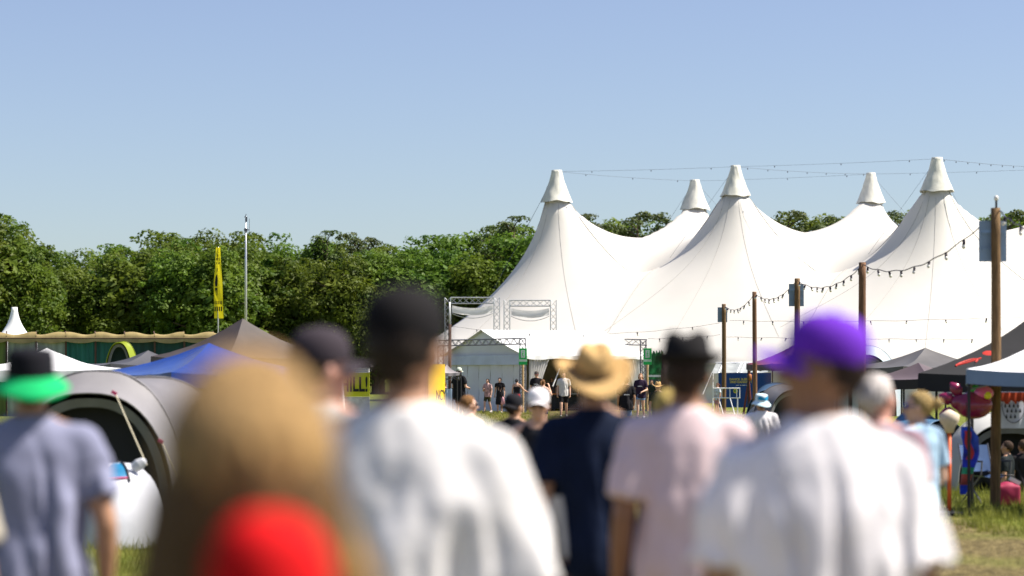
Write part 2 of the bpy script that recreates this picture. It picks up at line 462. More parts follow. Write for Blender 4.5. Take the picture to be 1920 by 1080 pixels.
def leaf_cloud(centers, radii, per, size, rng, flat=1.0):
    V = []
    for c, r in zip(centers, radii):
        k = int(per * (r / 1.2) ** 2) + 8
        d = rng.normal(size=(k, 3)); d /= np.linalg.norm(d, axis=1)[:, None]
        d[:, 2] = np.where(d[:, 2] < -0.3, -d[:, 2], d[:, 2])
        rad = r * (0.55 + 0.5 * rng.random(k) ** 0.6)
        p = c + d * rad[:, None] * np.array([1, 1, flat])
        nrm = d + rng.normal(0, 0.55, (k, 3)) + np.array([0, 0, 0.35]); nrm /= np.linalg.norm(nrm, axis=1)[:, None]
        t = np.cross(nrm, rng.normal(size=(k, 3))); t /= np.linalg.norm(t, axis=1)[:, None]; bt = np.cross(nrm, t)
        s_ = size * rng.uniform(0.55, 1.25, k)[:, None]
        V.append(np.stack([p - t * s_, p - bt * s_ * 0.55 + nrm * s_ * 0.1, p + t * s_, p + bt * s_ * 0.55], 1).reshape(-1, 3))
    V = np.concatenate(V)
    return V, np.arange(len(V)).reshape(-1, 4)

def broadleaf(seed, height, rx):
    rng = np.random.default_rng(seed); rz = height * 0.47; cz = height * 0.54
    cs, rs = [], []
    for k in range(92):
        d = rng.normal(size=3); d /= np.linalg.norm(d)
        lump = 1 + 0.16 * mnoise.noise(Vector(d * 1.7) + Vector((seed * 3.1, 0, 0)))
        q = rng.uniform(0.66, 1.0) * lump
        taper = 1.0 if d[2] < 0.2 else 1 - 0.25 * d[2]
        cs.append(np.array([d[0] * rx * q * taper, d[1] * rx * q * taper, cz + d[2] * rz * q])); rs.append(rng.uniform(0.75, 1.5))
    for k in range(16):       # sprigs that break the outline
        d = rng.normal(size=3); d[2] = abs(d[2]) + 0.2; d /= np.linalg.norm(d)
        cs.append(np.array([d[0] * rx * 0.98, d[1] * rx * 0.98, cz + d[2] * rz * 1.04])); rs.append(rng.uniform(0.35, 0.6))
    V, Fc = leaf_cloud(cs, rs, 150, 0.175, rng)
    ci = [np.array([0, 0, cz + t * rz * 0.5]) for t in (-0.8, -0.3, 0.2, 0.7)]
    V2, F2 = leaf_cloud(ci, [rx * 0.72] * 4, 60, 0.42, rng)
    crown = bpy.data.meshes.new('crown'); crown.from_pydata(np.concatenate([V, V2]).tolist(), [], np.concatenate([Fc, F2 + len(V)]).tolist())
    mb = MB().tube([(0, 0, -0.3), (0.1, 0, height * 0.25), (0.05, 0.1, height * 0.55), (0, 0, height * 0.85)], [0.34, 0.26, 0.17, 0.05], 8)
    for k in range(7):
        a = k * 0.9; z = height * (0.25 + 0.07 * k)
        mb.tube([(0, 0, z), (math.cos(a) * rx * 0.4, math.sin(a) * rx * 0.4, z + 1.0), (math.cos(a) * rx * 0.8, math.sin(a) * rx * 0.8, z + 1.6)], [0.12, 0.08, 0.03], 6)
    trunk = mb.mesh('trunk', True); crown.materials.append(M_leaf); trunk.materials.append(M_bark)
    return crown, trunk

def pine(seed, height):
    rng = np.random.default_rng(seed); cs, rs = [], []
    mb = MB().tube([(0, 0, -0.3), (0.15, 0, height * 0.4), (-0.1, 0.1, height * 0.75), (0.1, 0, height * 0.97)], [0.24, 0.2, 0.13, 0.04], 8)
    for k in range(15):
        z = height * (0.55 + 0.45 * (k / 14) ** 0.8); a = rng.uniform(0, 6.28)
        L = rng.uniform(0.9, 2.4) * (1.25 - 0.75 * (k / 14)); e = np.array([math.cos(a) * L, math.sin(a) * L, z + 0.25])
        mb.tube([(0, 0, z - 0.4), tuple(e * np.array([0.5, 0.5, 1]) - np.array([0, 0, 0.2])), tuple(e)], [0.07, 0.05, 0.02], 5)
        for j in range(3):
            cs.append(e + rng.normal(0, 0.3, 3) * np.array([1, 1, 0.35])); rs.append(rng.uniform(0.4, 0.75))
    V, Fc = leaf_cloud(cs, rs, 150, 0.15, rng, 0.6)
    crown = bpy.data.meshes.new('crown'); crown.from_pydata(V.tolist(), [], Fc.tolist())
    trunk = mb.mesh('trunk', True); crown.materials.append(M_needle); trunk.materials.append(M_bark)
    return crown, trunk

BL = [broadleaf(s_, h, r) for s_, h, r in ((1, 13, 4.2), (2, 13, 4.8), (3, 13, 3.8), (4, 13, 4.4))]
PN = [pine(s_, 14) for s_ in (11, 12, 13)]
CROWN_TOP = {m.name: float(np.percentile(getco(m)[:, 2], 99.6)) for m, _ in BL + PN}
def tree(px, py, d, kind, idx, label, group):
    q = P(px, py, d); h = q.z - ground_z(d)
    crown, trunk = (BL if kind == 'b' else PN)[idx]
    base = CROWN_TOP[crown.name]
    r = thing('broadleaf_tree' if kind == 'b' else 'pine_tree', label, 'tree', (q.x, d, ground_z(d)), random.uniform(0, 6.28), group)
    s_ = h / base; sx = s_ * (random.uniform(1.05, 1.3) if kind == 'b' else random.uniform(.95, 1.1)); r.scale = (sx, sx, s_)
    for nm, me in (('crown', crown), ('trunk', trunk)):
        o = bpy.data.objects.new(nm, me); COL.objects.link(o); o.parent = r
# outline of the wood read off the photograph: (pixel x, top row)
line = [(-110, 400), (0, 408), (45, 436), (110, 478), (190, 474), (255, 452), (300, 436), (370, 438), (450, 440), (510, 444), (560, 462), (620, 452), (690, 456),
        (740, 470), (800, 447), (860, 436), (920, 432), (975, 422), (1040, 420), (1110, 416), (1180, 420), (1240, 424), (1300, 425), (1400, 425), (1480, 404), (1545, 414), (1620, 425), (1690, 402), (1760, 412), (1830, 415), (1885, 400), (1950, 405), (2050, 400)]
def top_at(x): return float(np.interp(x, [a for a, _ in line], [b for _, b in line]))
G_w = 'broadleaf trees of the wood behind the tents'
k = 0
L_front = 'leafy green broadleaf tree in the front row of the wood behind the tents'
for px in np.arange(-110, 1010, 74):                  # front row, left of the big tent
    x = px + random.uniform(-14, 14)
    tree(x, top_at(x) + random.uniform(10, 40), 205 + random.uniform(-6, 6), 'b', k % 4, L_front, G_w); k += 1
for px in np.arange(-90, 1010, 62):                   # skyline row
    x = px + random.uniform(-8, 8)
    tree(x, top_at(x) + random.uniform(-3, 4), 222 + random.uniform(-6, 6), 'b', k % 4, 'leafy broadleaf tree on the skyline left of the big white tent', G_w); k += 1
for px in np.arange(1085, 2050, 62):
    x = px + random.uniform(-8, 8)
    if 1330 < x < 1440 or 1575 < x < 1655: continue
    tree(x, top_at(x) + random.uniform(-3, 4), 232, 'b', k % 4, 'green broadleaf tree rising behind the saddle of the big white tent', G_w); k += 1
G_p = 'dark pines among the wood'
for i, (x, y, lab) in enumerate(((612, 433, 'dark scots pine rising above the wood left of the black cap'), (668, 438, 'small clumped pine beside the taller pine on the skyline'),
                        (690, 446, 'lower round pine right of the two skyline pines'),
                        (962, 406, 'tall dark pine against the left slope of the big tent'), (925, 424, 'shorter pine left of the tall pine by the tent slope'),
                        (1197, 397, 'dark pine showing above the saddle between the first two peaks'), (1105, 402, 'pine close right of the leftmost tent peak'),
                        (1255, 400, 'pine partly hidden left of the second tent peak'), (1478, 396, 'broad pine in the gap right of the third peak'),
                        (1552, 406, 'lower pine in the gap left of the fourth peak'), (1690, 396, 'pine between the fourth and fifth tent peaks'), (1895, 394, 'pine behind the square sign at the right edge'))):
    tree(x, y, 216 if x < 1000 else 226, 'p', i % 3, lab, G_p)
# ------------------------------------------------------------------ entrance marquee, trusses, exit signs
M_marq = mat('white_marquee_fabric', (0.80, 0.80, 0.79), 0.45, 0.04, 1.2, bump=0.12, bscale=5)
M_marqwall = mat('pale_marquee_wall', (0.70, 0.71, 0.74), 0.5, 0.06, 1.0, bump=0.1, bscale=4)
M_band = mat('pale_blue_valance', (0.55, 0.62, 0.76), 0.5, 0.1, 1.5)
M_curtain = mat('white_curtain', (0.83, 0.82, 0.80), 0.7, 0.05, 2, trans=0.45)
M_alu = mat('aluminium', (0.62, 0.63, 0.66), 0.35, 0.1, 3, metal=0.6)
M_dalu = mat('dark_aluminium', (0.16, 0.16, 0.19), 0.4, 0.2, 3, metal=0.5)
M_green = mat('exit_sign_green', (0.02, 0.50, 0.10), 0.45, 0.05)
M_lgreen = mat('light_sign_green', (0.22, 0.75, 0.30), 0.45, 0.05)
M_white = mat('white_paint', (0.80, 0.80, 0.80), 0.5, 0.04)
M_tan = mat('tan_inner_lining', (0.34, 0.29, 0.22), 0.8, 0.2, 1.5)
M_post = mat('weathered_round_timber', (0.155, 0.092, 0.040), 0.85, 0.45, 9, bump=0.5, bscale=30, stretch=(6, 6, 0.5))
M_dpost = mat('dark_tarred_timber', (0.09, 0.052, 0.038), 0.85, 0.3, 9, bump=0.5, bscale=30, stretch=(6, 6, 0.5))
M_yellow = mat('yellow_print', (0.90, 0.76, 0.02), 0.5, 0.05, 3, trans=0.55)
M_ink = mat('black_print', (0.015, 0.013, 0.012), 0.6, 0.1)

def v2(p): return np.array([p.x, p.y])
def marquee():
    gz = ground_z(114)
    C0, L, Rr = P(985, 700, 112), P(835, 700, 117), P(1205, 700, 116.4)
    eL, eR = v2(L) - v2(C0), v2(Rr) - v2(C0)
    ze, zr = 2.42 - gz, 3.66 - gz
    root = thing('entrance_marquee', 'white gabled entrance marquee with tied back curtains and an open front', 'tent', (C0.x, C0.y, gz))
    def q(a, b, z): return np.array([*(eL * a + eR * b), z])
    # roof: two slopes, subdivided, gently sagging
    def slope(a0, a1, z0, z1):
        n1, n2 = 24, 8; pts = []
        for i in range(n2):
            for j in range(n1):
                t = i / (n2 - 1); b = -0.03 + 1.06 * j / (n1 - 1)
                z = z0 + (z1 - z0) * t - 0.05 * math.sin(math.pi * t) - 0.06 * (0.5 - 0.5 * math.cos(2 * math.pi * b * 3)) * (1 - t)
                pts.append(q(a0 + (a1 - a0) * t, b, z))
        return pts
    mb = MB().grid(slope(-0.04, 0.5, ze, zr), 24, 8); mb.grid(slope(1.04, 0.5, ze, zr), 24, 8); mb.build('roof', M_marq, root, True)
    # scalloped valance along the open front
    pts = []
    for j in range(60):
        b = -0.03 + 1.06 * j / 59
        for z in (0, 1):
            pts.append(q(-0.045 - 0.004 * math.sin(j * 1.1), b, ze - z * (0.16 + 0.03 * math.sin(b * 20))))
    MB().grid(pts, 2, 60).build('valance', M_marq, root, True)
    # gable: triangle, blue band, wall of joined panels
    mb = MB(); g = 0.0
    mb.add([q(0, g, ze + 0.03), q(1, g, ze + 0.03), q(0.5, g, zr - 0.03)], [(0, 1, 2)]); mb.build('gable', M_marqwall, root)
    pts = []
    for i in range(60):
        a = i / 59
        for z in (ze + 0.03, ze - 0.42):
            pts.append(q(a, g - 0.02 - 0.012 * abs(math.sin(a * 9)), z))
    MB().grid(pts, 2, 60).build('gable_band', M_band, root, True)
    for k in range(7):
        pts = []
        for i in range(9):
            for j in range(8):
                a = (k + j / 7.0 * 0.985) / 7
                bulge = -0.05 * math.sin(math.pi * j / 7) - 0.012 * math.sin(i * 1.7 + k)
                pts.append(q(a, bulge / 5.65, (ze - 0.36) * (1 - i / 8)))
        MB().grid(pts, 8, 9).build('wall_panel', M_marqwall, root, True)
    # back and far walls, lining, floor strip
    mb = MB().add([q(1, 0.0, 0), q(1, 1, 0), q(1, 1, ze), q(1, 0.0, ze)], [(0, 1, 2, 3)]); mb.build('back_wall', M_tan, root)
    mb = MB().add([q(0.25, 1, 0), q(1, 1, 0), q(1, 1, ze), q(0.25, 1, ze)], [(0, 1, 2, 3)]); mb.add([q(0, 1, ze), q(1, 1, ze), q(.5, 1, zr - .05)], [(0, 1, 2)]); mb.build('end_wall', M_marqwall, root)
    # tied-back curtains at both ends of the opening
    for b0, dirn in ((0.02, 1), (0.98, -1)):
        pts = []; n1 = 40
        for i in range(16):
            t = i / 15
            wd = 0.17 * (1 - 0.55 * math.sin(min(1, t * 1.25) * math.pi * 0.5)) if t < 0.8 else 0.17 * 0.45
            for j in range(n1):
                b = b0 + dirn * wd * j / (n1 - 1)
                pts.append(q(-0.02 + 0.011 * math.sin(j * 1.15 + t), b, (ze - 0.1) * (1 - t)))
        MB().grid(pts, n1, 16).build('curtain', M_curtain, root, True)
    for a, b in ((0, 0), (0, 1), (1, 0), (1, 1), (0, 0.5)):
        MB().tube([q(a, b, 0), q(a, b, ze)], 0.045, 8).build('pole', M_alu, root)
    MB().tube([q(0.02, 0.24, ze * 0.45), q(0.02, 0.30, ze * 0.78)], 0.03, 8).build('brace', M_white, root)
    # counter with orange top inside
    def put(name, label, cat, a, b, wx, wy, h, m1, m2):
        c = q(a, b, 0); t = thing(name, label, cat, (C0.x + c[0], C0.y + c[1], gz), math.atan2(eR[1], eR[0]))
        MB().box((0, 0, h), (wx, wy, 0.05)).build('table_top', m1, t)
        MB().box((0, wy * 0.3, h * 0.5), (wx * 0.94, 0.03, h * 0.8)).build('modesty_panel', m2, t)
        for sx in (-1, 1):
            for sy in (-1, 1): MB().tube([(sx * wx * .45, sy * wy * .42, 0), (sx * wx * .45, sy * wy * .42, h - .02)], 0.025, 6).build('leg', M_dalu, t)
    put('folding_table', 'folding table with an orange top inside the white marquee', 'table', 0.28, 0.36, 1.6, 0.6, 0.8, mat('orange_board', (0.62, 0.22, 0.06), .6), M_black)
    put('folding_table', 'grey topped table further inside the marquee behind the straw hat', 'table', 0.4, 0.66, 1.8, 0.6, 0.8, mat('grey_board', (0.3, 0.29, 0.28), .6), M_black)
marquee()

def box_truss(mb, p, q, wd, rad=0.022, n=None, up=(0, 0, 1)):
    p, q = np.array(p, float), np.array(q, float); t = q - p; L = np.linalg.norm(t); t /= L
    up = np.array(up, float); a = up - t * (up @ t)
    if np.linalg.norm(a) < 0.1: a = np.array((1.0, 0, 0)) - t * t[0]
    a /= np.linalg.norm(a); b = np.cross(t, a); h = wd / 2
    cs = [a * h + b * h, a * h - b * h, -a * h - b * h, -a * h + b * h]
    for c in cs: mb.tube([p + c, q + c], rad, 6)
    n = n or max(2, int(L / wd))
    for k in range(n):
        for i in range(4):
            c1, c2 = cs[i], cs[(i + 1) % 4]
            if k % 2: c1, c2 = c2, c1
            mb.tube([p + t * L * k / n + c1, p + t * L * (k + 1) / n + c2], rad * 0.55, 5)
    return mb

def truss_front():
    gz = ground_z(109)
    A, B = P(980, 700, 109.5), P(826, 700, 114.5)
    A2 = P(1206, 700, 114)
    root = thing('truss_gate', 'aluminium box truss beam on a column along the marquee gable', 'truss', (A.x, A.y, gz))
    o = np.array([A.x, A.y, gz]); zt = P(0, 640, 110).z
    box_truss(MB(), np.array([A.x, A.y, zt]) - o, np.array([B.x, B.y, zt - 0.03]) - o, 0.26, 0.026).build('beam', M_dalu, root)
    box_truss(MB(), (0, 0, 0), (0, 0, zt - gz + 0.13), 0.26, 0.026).build('column', M_dalu, root)
    box_truss(MB(), (B.x - A.x, B.y - A.y, 0), (B.x - A.x, B.y - A.y, zt - gz - 0.16), 0.26, 0.026).build('column', M_dalu, root)
    MB().box((0, 0, 0.01), (0.6, 0.6, 0.02)).build('base_plate', M_dalu, root)
    r2 = thing('truss_tower', 'aluminium truss tower with a short arm at the right end of the marquee', 'truss', (A2.x, A2.y, gz))
    box_truss(MB(), (0, 0, 0), (0, 0, zt - gz + 0.1), 0.26, 0.026).build('column', M_dalu, r2)
    box_truss(MB(), (0.13, 0, zt - gz), (-0.85, -0.3, zt - gz + 0.02), 0.26, 0.022).build('beam', M_dalu, r2)
    MB().box((0, 0, 0.01), (0.6, 0.6, 0.02)).build('base_plate', M_dalu, r2)
truss_front()

def goal_truss(x0, x1, top, d, label):
    gz = ground_z(d); a, b = P(x0, top, d), P(x1, top, d)
    root = thing('goalpost_truss', label, 'truss', (a.x, d, gz), 0, 'truss frames above the marquee')
    W = b.x - a.x; zt = a.z - gz
    for x in (0.17, W - 0.17):
        box_truss(MB(), (x, 0, 0), (x, 0, zt), 0.34, 0.028, n=16).build('column', M_alu, root)
    box_truss(MB(), (0.34, 0, zt - 0.17), (W - 0.34, 0, zt - 0.17), 0.34, 0.028).build('beam', M_alu, root)
    pts = []
    for i in range(10):
        for j in range(14):
            u = j / 13; t = i / 9
            pts.append((0.42 + (W - 0.84) * u, -0.02 - 0.06 * math.sin(math.pi * t) + 0.02 * math.sin(u * 9),
                        zt - 0.45 - (0.16 * 4 * u * (1 - u)) - t * 0.42))
    MB().grid(pts, 14, 10).build('banner_sheet', mat('thin_white_sheet', (0.85, 0.85, 0.84), 0.6, 0.04, 2, trans=0.7), root, True)
    for k in range(2):
        mb = MB()
        mb.tube([(0.4 + (W - 0.8) * t, 0.05, zt - 0.62 - k * 0.3 - 0.28 * 4 * t * (1 - t)) for t in np.linspace(0, 1, 12)], 0.02, 5); mb.build('sling', M_alu, root)
goal_truss(834, 937, 558, 141, 'left truss frame with a hung white sheet above the marquee')
goal_truss(945, 1043, 563, 140.4, 'right truss frame with a hung white sheet above the marquee')

def exit_sign(px, d, label):
    gz = ground_z(d); c = P(px, 668, d); s_ = d / F
    root = thing('exit_sign', label, 'sign', (c.x, d, gz), 0, 'green emergency exit signs on posts')
    H = P(px, 653, d).z - gz; Bm = P(px, 684, d).z - gz; W = 15.5 * s_; h = H - Bm
    MB().tube([(0.0, 0.05, 0), (0.0, 0.05, H - 0.05)], 0.05, 8).build('post', mat('pale_square_timber', (0.50, 0.34, 0.17), .8, .2, 8), root)
    MB().box((0, -0.02, (H + Bm) / 2), (W, 0.04, h)).build('board', M_lgreen, root)
    MB().box((0, -0.045, Bm + h * 0.66), (W * 0.82, 0.012, h * 0.62)).build('pictogram_field', M_green, root)
    MB().box((0, -0.054, Bm + h * 0.66), (W * 0.50, 0.012, h * 0.46)).build('door_field', M_white, root)
    f = MB(); z0 = Bm + h * 0.45; q = h * 0.4; y = -0.064
    f.ell((0.01, y, z0 + q * 0.86), (0.022, 0.008, 0.026), nu=8, nv=6)
    f.tube([(0.0, y, z0 + q * .72), (-0.012, y, z0 + q * .42)], [0.02, 0.016], 6)
    f.tube([(-0.012, y, z0 + q * .42), (0.03, y, z0 + q * .25), (0.01, y, z0 + q * .06)], 0.011, 6)
    f.tube([(-0.012, y, z0 + q * .42), (-0.03, y, z0 + q * .22), (-0.06, y, z0 + q * .15)], 0.011, 6)
    f.tube([(0.0, y, z0 + q * .68), (0.045, y, z0 + q * .55)], 0.009, 6); f.tube([(0.0, y, z0 + q * .68), (-0.045, y, z0 + q * .5)], 0.009, 6)
    f.build('running_figure', M_green, root)
    MB().box((0, -0.046, Bm + h * 0.26), (W * 0.92, 0.012, h * 0.13)).build('label_strip', mat('pale_green_strip', (0.62, 0.80, 0.64), .5), root)
    MB().box((0, -0.046, Bm + h * 0.09), (W * 0.98, 0.012, h * 0.16)).build('foot_strip', M_green, root)
exit_sign(980.5, 108, 'green emergency exit sign on a timber post beside the marquee left curtain')
exit_sign(1214, 111, 'green emergency exit sign on a post by the marquee right end')

# ------------------------------------------------------------------ festoon posts and lights
M_signback = mat('grey_sign_back', (0.23, 0.32, 0.43), 0.5, 0.08, 2)
POSTS = [(1866, 390, 34.7, 0.070, (1838, 1890, 413, 490)), (1617.5, 492, 54.5, 0.085, None), (1494, 522, 67.0, 0.08, (1480, 1508, 532, 574)),
         (1415, 547, 83.0, 0.078, None), (1357, 570, 106.0, 0.095, (1346, 1364, 576, 604))]
post_labels = ['round timber post with the largest grey sign, standing nearest at the right', 'bare round timber post behind the purple cap, no sign',
               'timber post with a grey sign rising behind the purple cap brim', 'bare timber post before the blue billboard, lamp string at its top',
               'timber post with a small grey sign and notices, left of the billboard']
post_tops = []
for (px, top, d, r, sg), lab in zip(POSTS, post_labels):
    q = P(px, top, d); gz = ground_z(d); H = q.z - gz
    root = thing('timber_post', lab, 'post', (q.x, d, gz), 0, 'timber posts carrying the festoon lights')
    mb = MB(); pts = [(0.012 * math.sin(t * 3 + px), 0.01 * math.cos(t * 4), -0.4 + (H + 0.4) * t) for t in np.linspace(0, 1, 14)]
    mb.tube(pts, [r * (1.08 - 0.14 * t) for t in np.linspace(0, 1, 14)], 14); mb.build('pole', M_post if sg else mat('red_brown_round_timber', (0.18, 0.095, 0.052), .85, .35, 9, bump=.5, bscale=30, stretch=(6, 6, .5)), root, True)
    if sg:
        a, b = P(sg[0], sg[2], d), P(sg[1], sg[3], d)
        m = MB().box(((a.x + b.x) / 2 - q.x, r + 0.035, (a.z + b.z) / 2 - gz), (b.x - a.x, 0.018, a.z - b.z)); m.build('sign_plate', M_signback, root)
        for zz in (0.3, 0.7): MB().box(((a.x + b.x) / 2 - q.x, r + 0.016, b.z + (a.z - b.z) * zz - gz), ((b.x - a.x) * 0.8, 0.02, 0.03)).build('bracket', M_signback, root)
    post_tops.append(np.array([q.x, d - r * 0.6, q.z - 0.06]))
for k, (zz, wv, hv) in enumerate(((1.0, .07, .09), (1.55, .05, .05), (2.05, .05, .06), (2.45, .06, .07), (1.85, .16, .3))):
    pass

M_sock = mat('black_lamp_socket', (0.02, 0.012, 0.022), 0.5)
BULB = MB().lathe([(0.012, 0.0), (0.02, -0.012), (0.019, -0.05), (0.024, -0.06)], seg=8).mesh('socket', True)
GLB = MB().ell((0, 0, -0.085), (0.026, 0.026, 0.032), nu=8, nv=6).mesh('glass', True)
BULB.materials.append(M_sock); GLB.materials.append(M_bulbglass)
def lights(p, q, sag, n, label, r=0.009, group='festoon light strings between the posts', scale=1.0, jit=0.25):
    p, q = np.array(p, float), np.array(q, float)
    root = thing('festoon_lights', label, 'string lights', tuple(p), 0, group)
    def at(t): x = (q - p) * t; x = x.copy(); x[2] -= 4 * sag * t * (1 - t); return x
    MB().tube([at(t) + np.array([0, 0, 0.012 * math.sin(t * 40)]) for t in np.linspace(0, 1, 60)], r, 5).build('wire', M_sock, root)
    for k in range(n):
        t = (k + 0.5) / n; x = at(t)
        b = bpy.data.objects.new('lamp_socket', BULB); COL.objects.link(b); b.parent = root; b.location = tuple(x); s_ = scale * random.uniform(.9, 1.15); b.scale = (s_,) * 3
        b.rotation_euler = (random.uniform(-jit, jit), random.uniform(-jit, jit) * 1.6, 0)
        g = bpy.data.objects.new('bulb', GLB); COL.objects.link(g); g.parent = b
far_end = P(2010, 425, 24)
lights(post_tops[0] + np.array([0, 0, 0.0]), post_tops[1], 0.42, 9, 'string of lamps swagging from the large signed post to the bare post', 0.010, scale=1.15)
lights(post_tops[1], post_tops[2], 0.34, 10, 'tangled lamp string between the bare post and the sign behind the purple cap', 0.009, scale=1.15)
lights(post_tops[2], post_tops[3], 0.34, 9, 'lamp string between the sign behind the cap and the post by the billboard', 0.009, scale=1.2)
lights(post_tops[3], post_tops[4], 0.36, 9, 'farthest lamp string, ending at the small grey sign', 0.010, scale=1.35)
lights(post_tops[0] + np.array([0.05, 0, 0.02]), far_end, 0.15, 4, 'lamp string leaving the large signed post towards the right edge', 0.010, scale=1.1)
b = MB().lathe([(0.016, 0.0), (0.016, 0.10), (0.02, 0.11)], seg=8); pq = P(1868, 386, 34.6)
o = thing('post_lamp', 'single white bulb upright on top of the large signed post', 'lamp', (pq.x, pq.y, pq.z - 0.03)); b.build('socket', M_sock, o, True)
MB().ell((0, 0, 0.14), (0.034, 0.034, 0.04), nu=10, nv=8).build('bulb', M_bulbglass, o, True)
def wire(a, bq, sag, n, label, sc=1.25):
    lights(P(*a), P(*bq), sag, n, label, 0.007, 'thin lamp wires across the big tent front', sc)
wire((845, 612, 109), (1350, 606, 105), 0.42, 5, 'long thin lamp wire from the dark post across the marquee roof')
wire((1368, 601, 104), (1975, 592, 80), 0.10, 9, 'upper thin lamp wire crossing the white tent front on the right')
wire((1362, 632, 106), (1850, 636, 95), 0.03, 10, 'lower thin lamp wire crossing the white tent front on the right')
wire((1215, 635, 113), (1350, 628, 107), 0.05, 3, 'short lamp wire between the marquee and the small grey sign post')
wire((800, 613, 110), (842, 612, 109), 0.02, 1, 'short wire left of the dark timber post')
pz = P(843, 608, 109)
t = thing('timber_post', 'dark timber post in front of the pale marquee wall', 'post', (pz.x, 109, ground_z(109)))
MB().tube([(0, 0, -0.3), (0.01, 0, pz.z - ground_z(109))], 0.075, 10).build('pole', M_dpost, t, True)
MB().tube([(0.0, 0, pz.z - ground_z(109)), (0.0, 0, pz.z - ground_z(109) + 1.0)], 0.035, 8).build('mast_tube', M_white, t, True)

# ------------------------------------------------------------------ flag, mast, fence, far pagoda
def flag():
    d = 105; c = P(409, 597, d); gz = ground_z(d)
    root = thing('beach_flag', 'tall yellow banner flag with black print on a silver pole', 'flag', (c.x, d, gz))
    zt, zb_ = P(0, 464, d).z - gz, c.z - gz
    MB().tube([(0, 0, -0.1), (0, 0, zb_ + 0.3), (0.02, 0, zt + 0.03)], [0.035, 0.03, 0.02], 8).build('pole', M_alu, root, True)
    rows, cols = 30, 6; pts = []
    def edge(t):                 # t 0 bottom .. 1 top
        l = np.interp(t, [0, 0.5, 0.72, 1], [-0.16, -0.19, -0.12, -0.09]); r = np.interp(t, [0, 0.5, 0.8, 1], [0.24, 0.19, 0.12, 0.10]); return l, r
    for i in range(rows):
        t = i / (rows - 1); l, r = edge(t)
        for j in range(cols):
            u = j / (cols - 1)
            pts.append((l + (r - l) * u, -0.05 + 0.03 * math.sin(u * 4 + t * 6), zb_ + (zt - zb_) * t))
    MB().grid(pts, cols, rows).build('cloth', M_yellow, root, True)
    H = zt - zb_; y = -0.10
    def blk(x0, x1, t0, t1): MB().box(((x0 + x1) / 2, y, zb_ + H * (t0 + t1) / 2), (x1 - x0, 0.006, H * (t1 - t0))).build('printed_mark', M_ink, root)
    for x in (-0.14, -0.05, 0.04, 0.13): blk(x, x + 0.05, 0.10, 0.165)
    for x in (-0.14, -0.06, 0.01, 0.08, 0.15): blk(x, x + 0.035, 0.20, 0.245)
    for x in (-0.07, 0.0, 0.05): blk(x, x + 0.03, 0.765, 0.79)
    for x in (-0.07, -0.02, 0.04): blk(x, x + 0.03, 0.815, 0.85)
    blk(-0.02, 0.01, 0.86, 0.90)
    # tall leaf shaped emblem and hooked stroke
    def poly(q):
        n = len(q); v = [(x, y + e, zb_ + H * t) for e in (-.003, .003) for x, t in q]
        MB().add(v, [tuple(range(n)), tuple(range(2 * n - 1, n - 1, -1))] + [(k, (k + 1) % n + 0, (k + 1) % n + n, k + n) for k in range(n)]).build('printed_mark', M_ink, root)
    poly([(-0.11, 0.45), (-0.02, 0.45), (0.0, 0.54), (-0.03, 0.63), (-0.10, 0.58), (-0.13, 0.5)])
    poly([(-0.05, 0.65), (-0.02, 0.66), (-0.01, 0.70), (-0.04, 0.72)])
    poly([(-0.12, 0.36), (-0.12, 0.43), (-0.02, 0.43), (-0.02, 0.33), (-0.05, 0.31), (-0.06, 0.40), (-0.09, 0.40)])
flag()
def mast():
    d = 112; c = P(461, 600, d); gz = ground_z(d); top = P(0, 406, d).z - gz
    root = thing('antenna_mast', 'slender silver mast topped with small antennas rising beside the yellow flag', 'mast', (c.x, d, gz))
    MB().tube([(0, 0, 0), (0, 0, top * 0.75), (0, 0, top)], [0.06, 0.05, 0.03], 8).build('pole', M_alu, root, True)
    mb = MB(); mb.tube([(-0.06, 0, top - 0.05), (0.02, 0, top + 0.12)], 0.015, 6); mb.tube([(0.16, 0, top - 0.75), (0.16, 0, top - 0.1)], 0.012, 6)
    mb.tube([(-0.1, 0, top - 0.62), (0.17, 0, top - 0.62)], 0.02, 6); mb.box((0.0, 0, top - 0.62), (0.14, 0.1, 0.16)); mb.box((0.02, 0, top - 0.12), (0.09, 0.08, 0.22))
    mb.build('antenna', M_dalu, root)
mast()

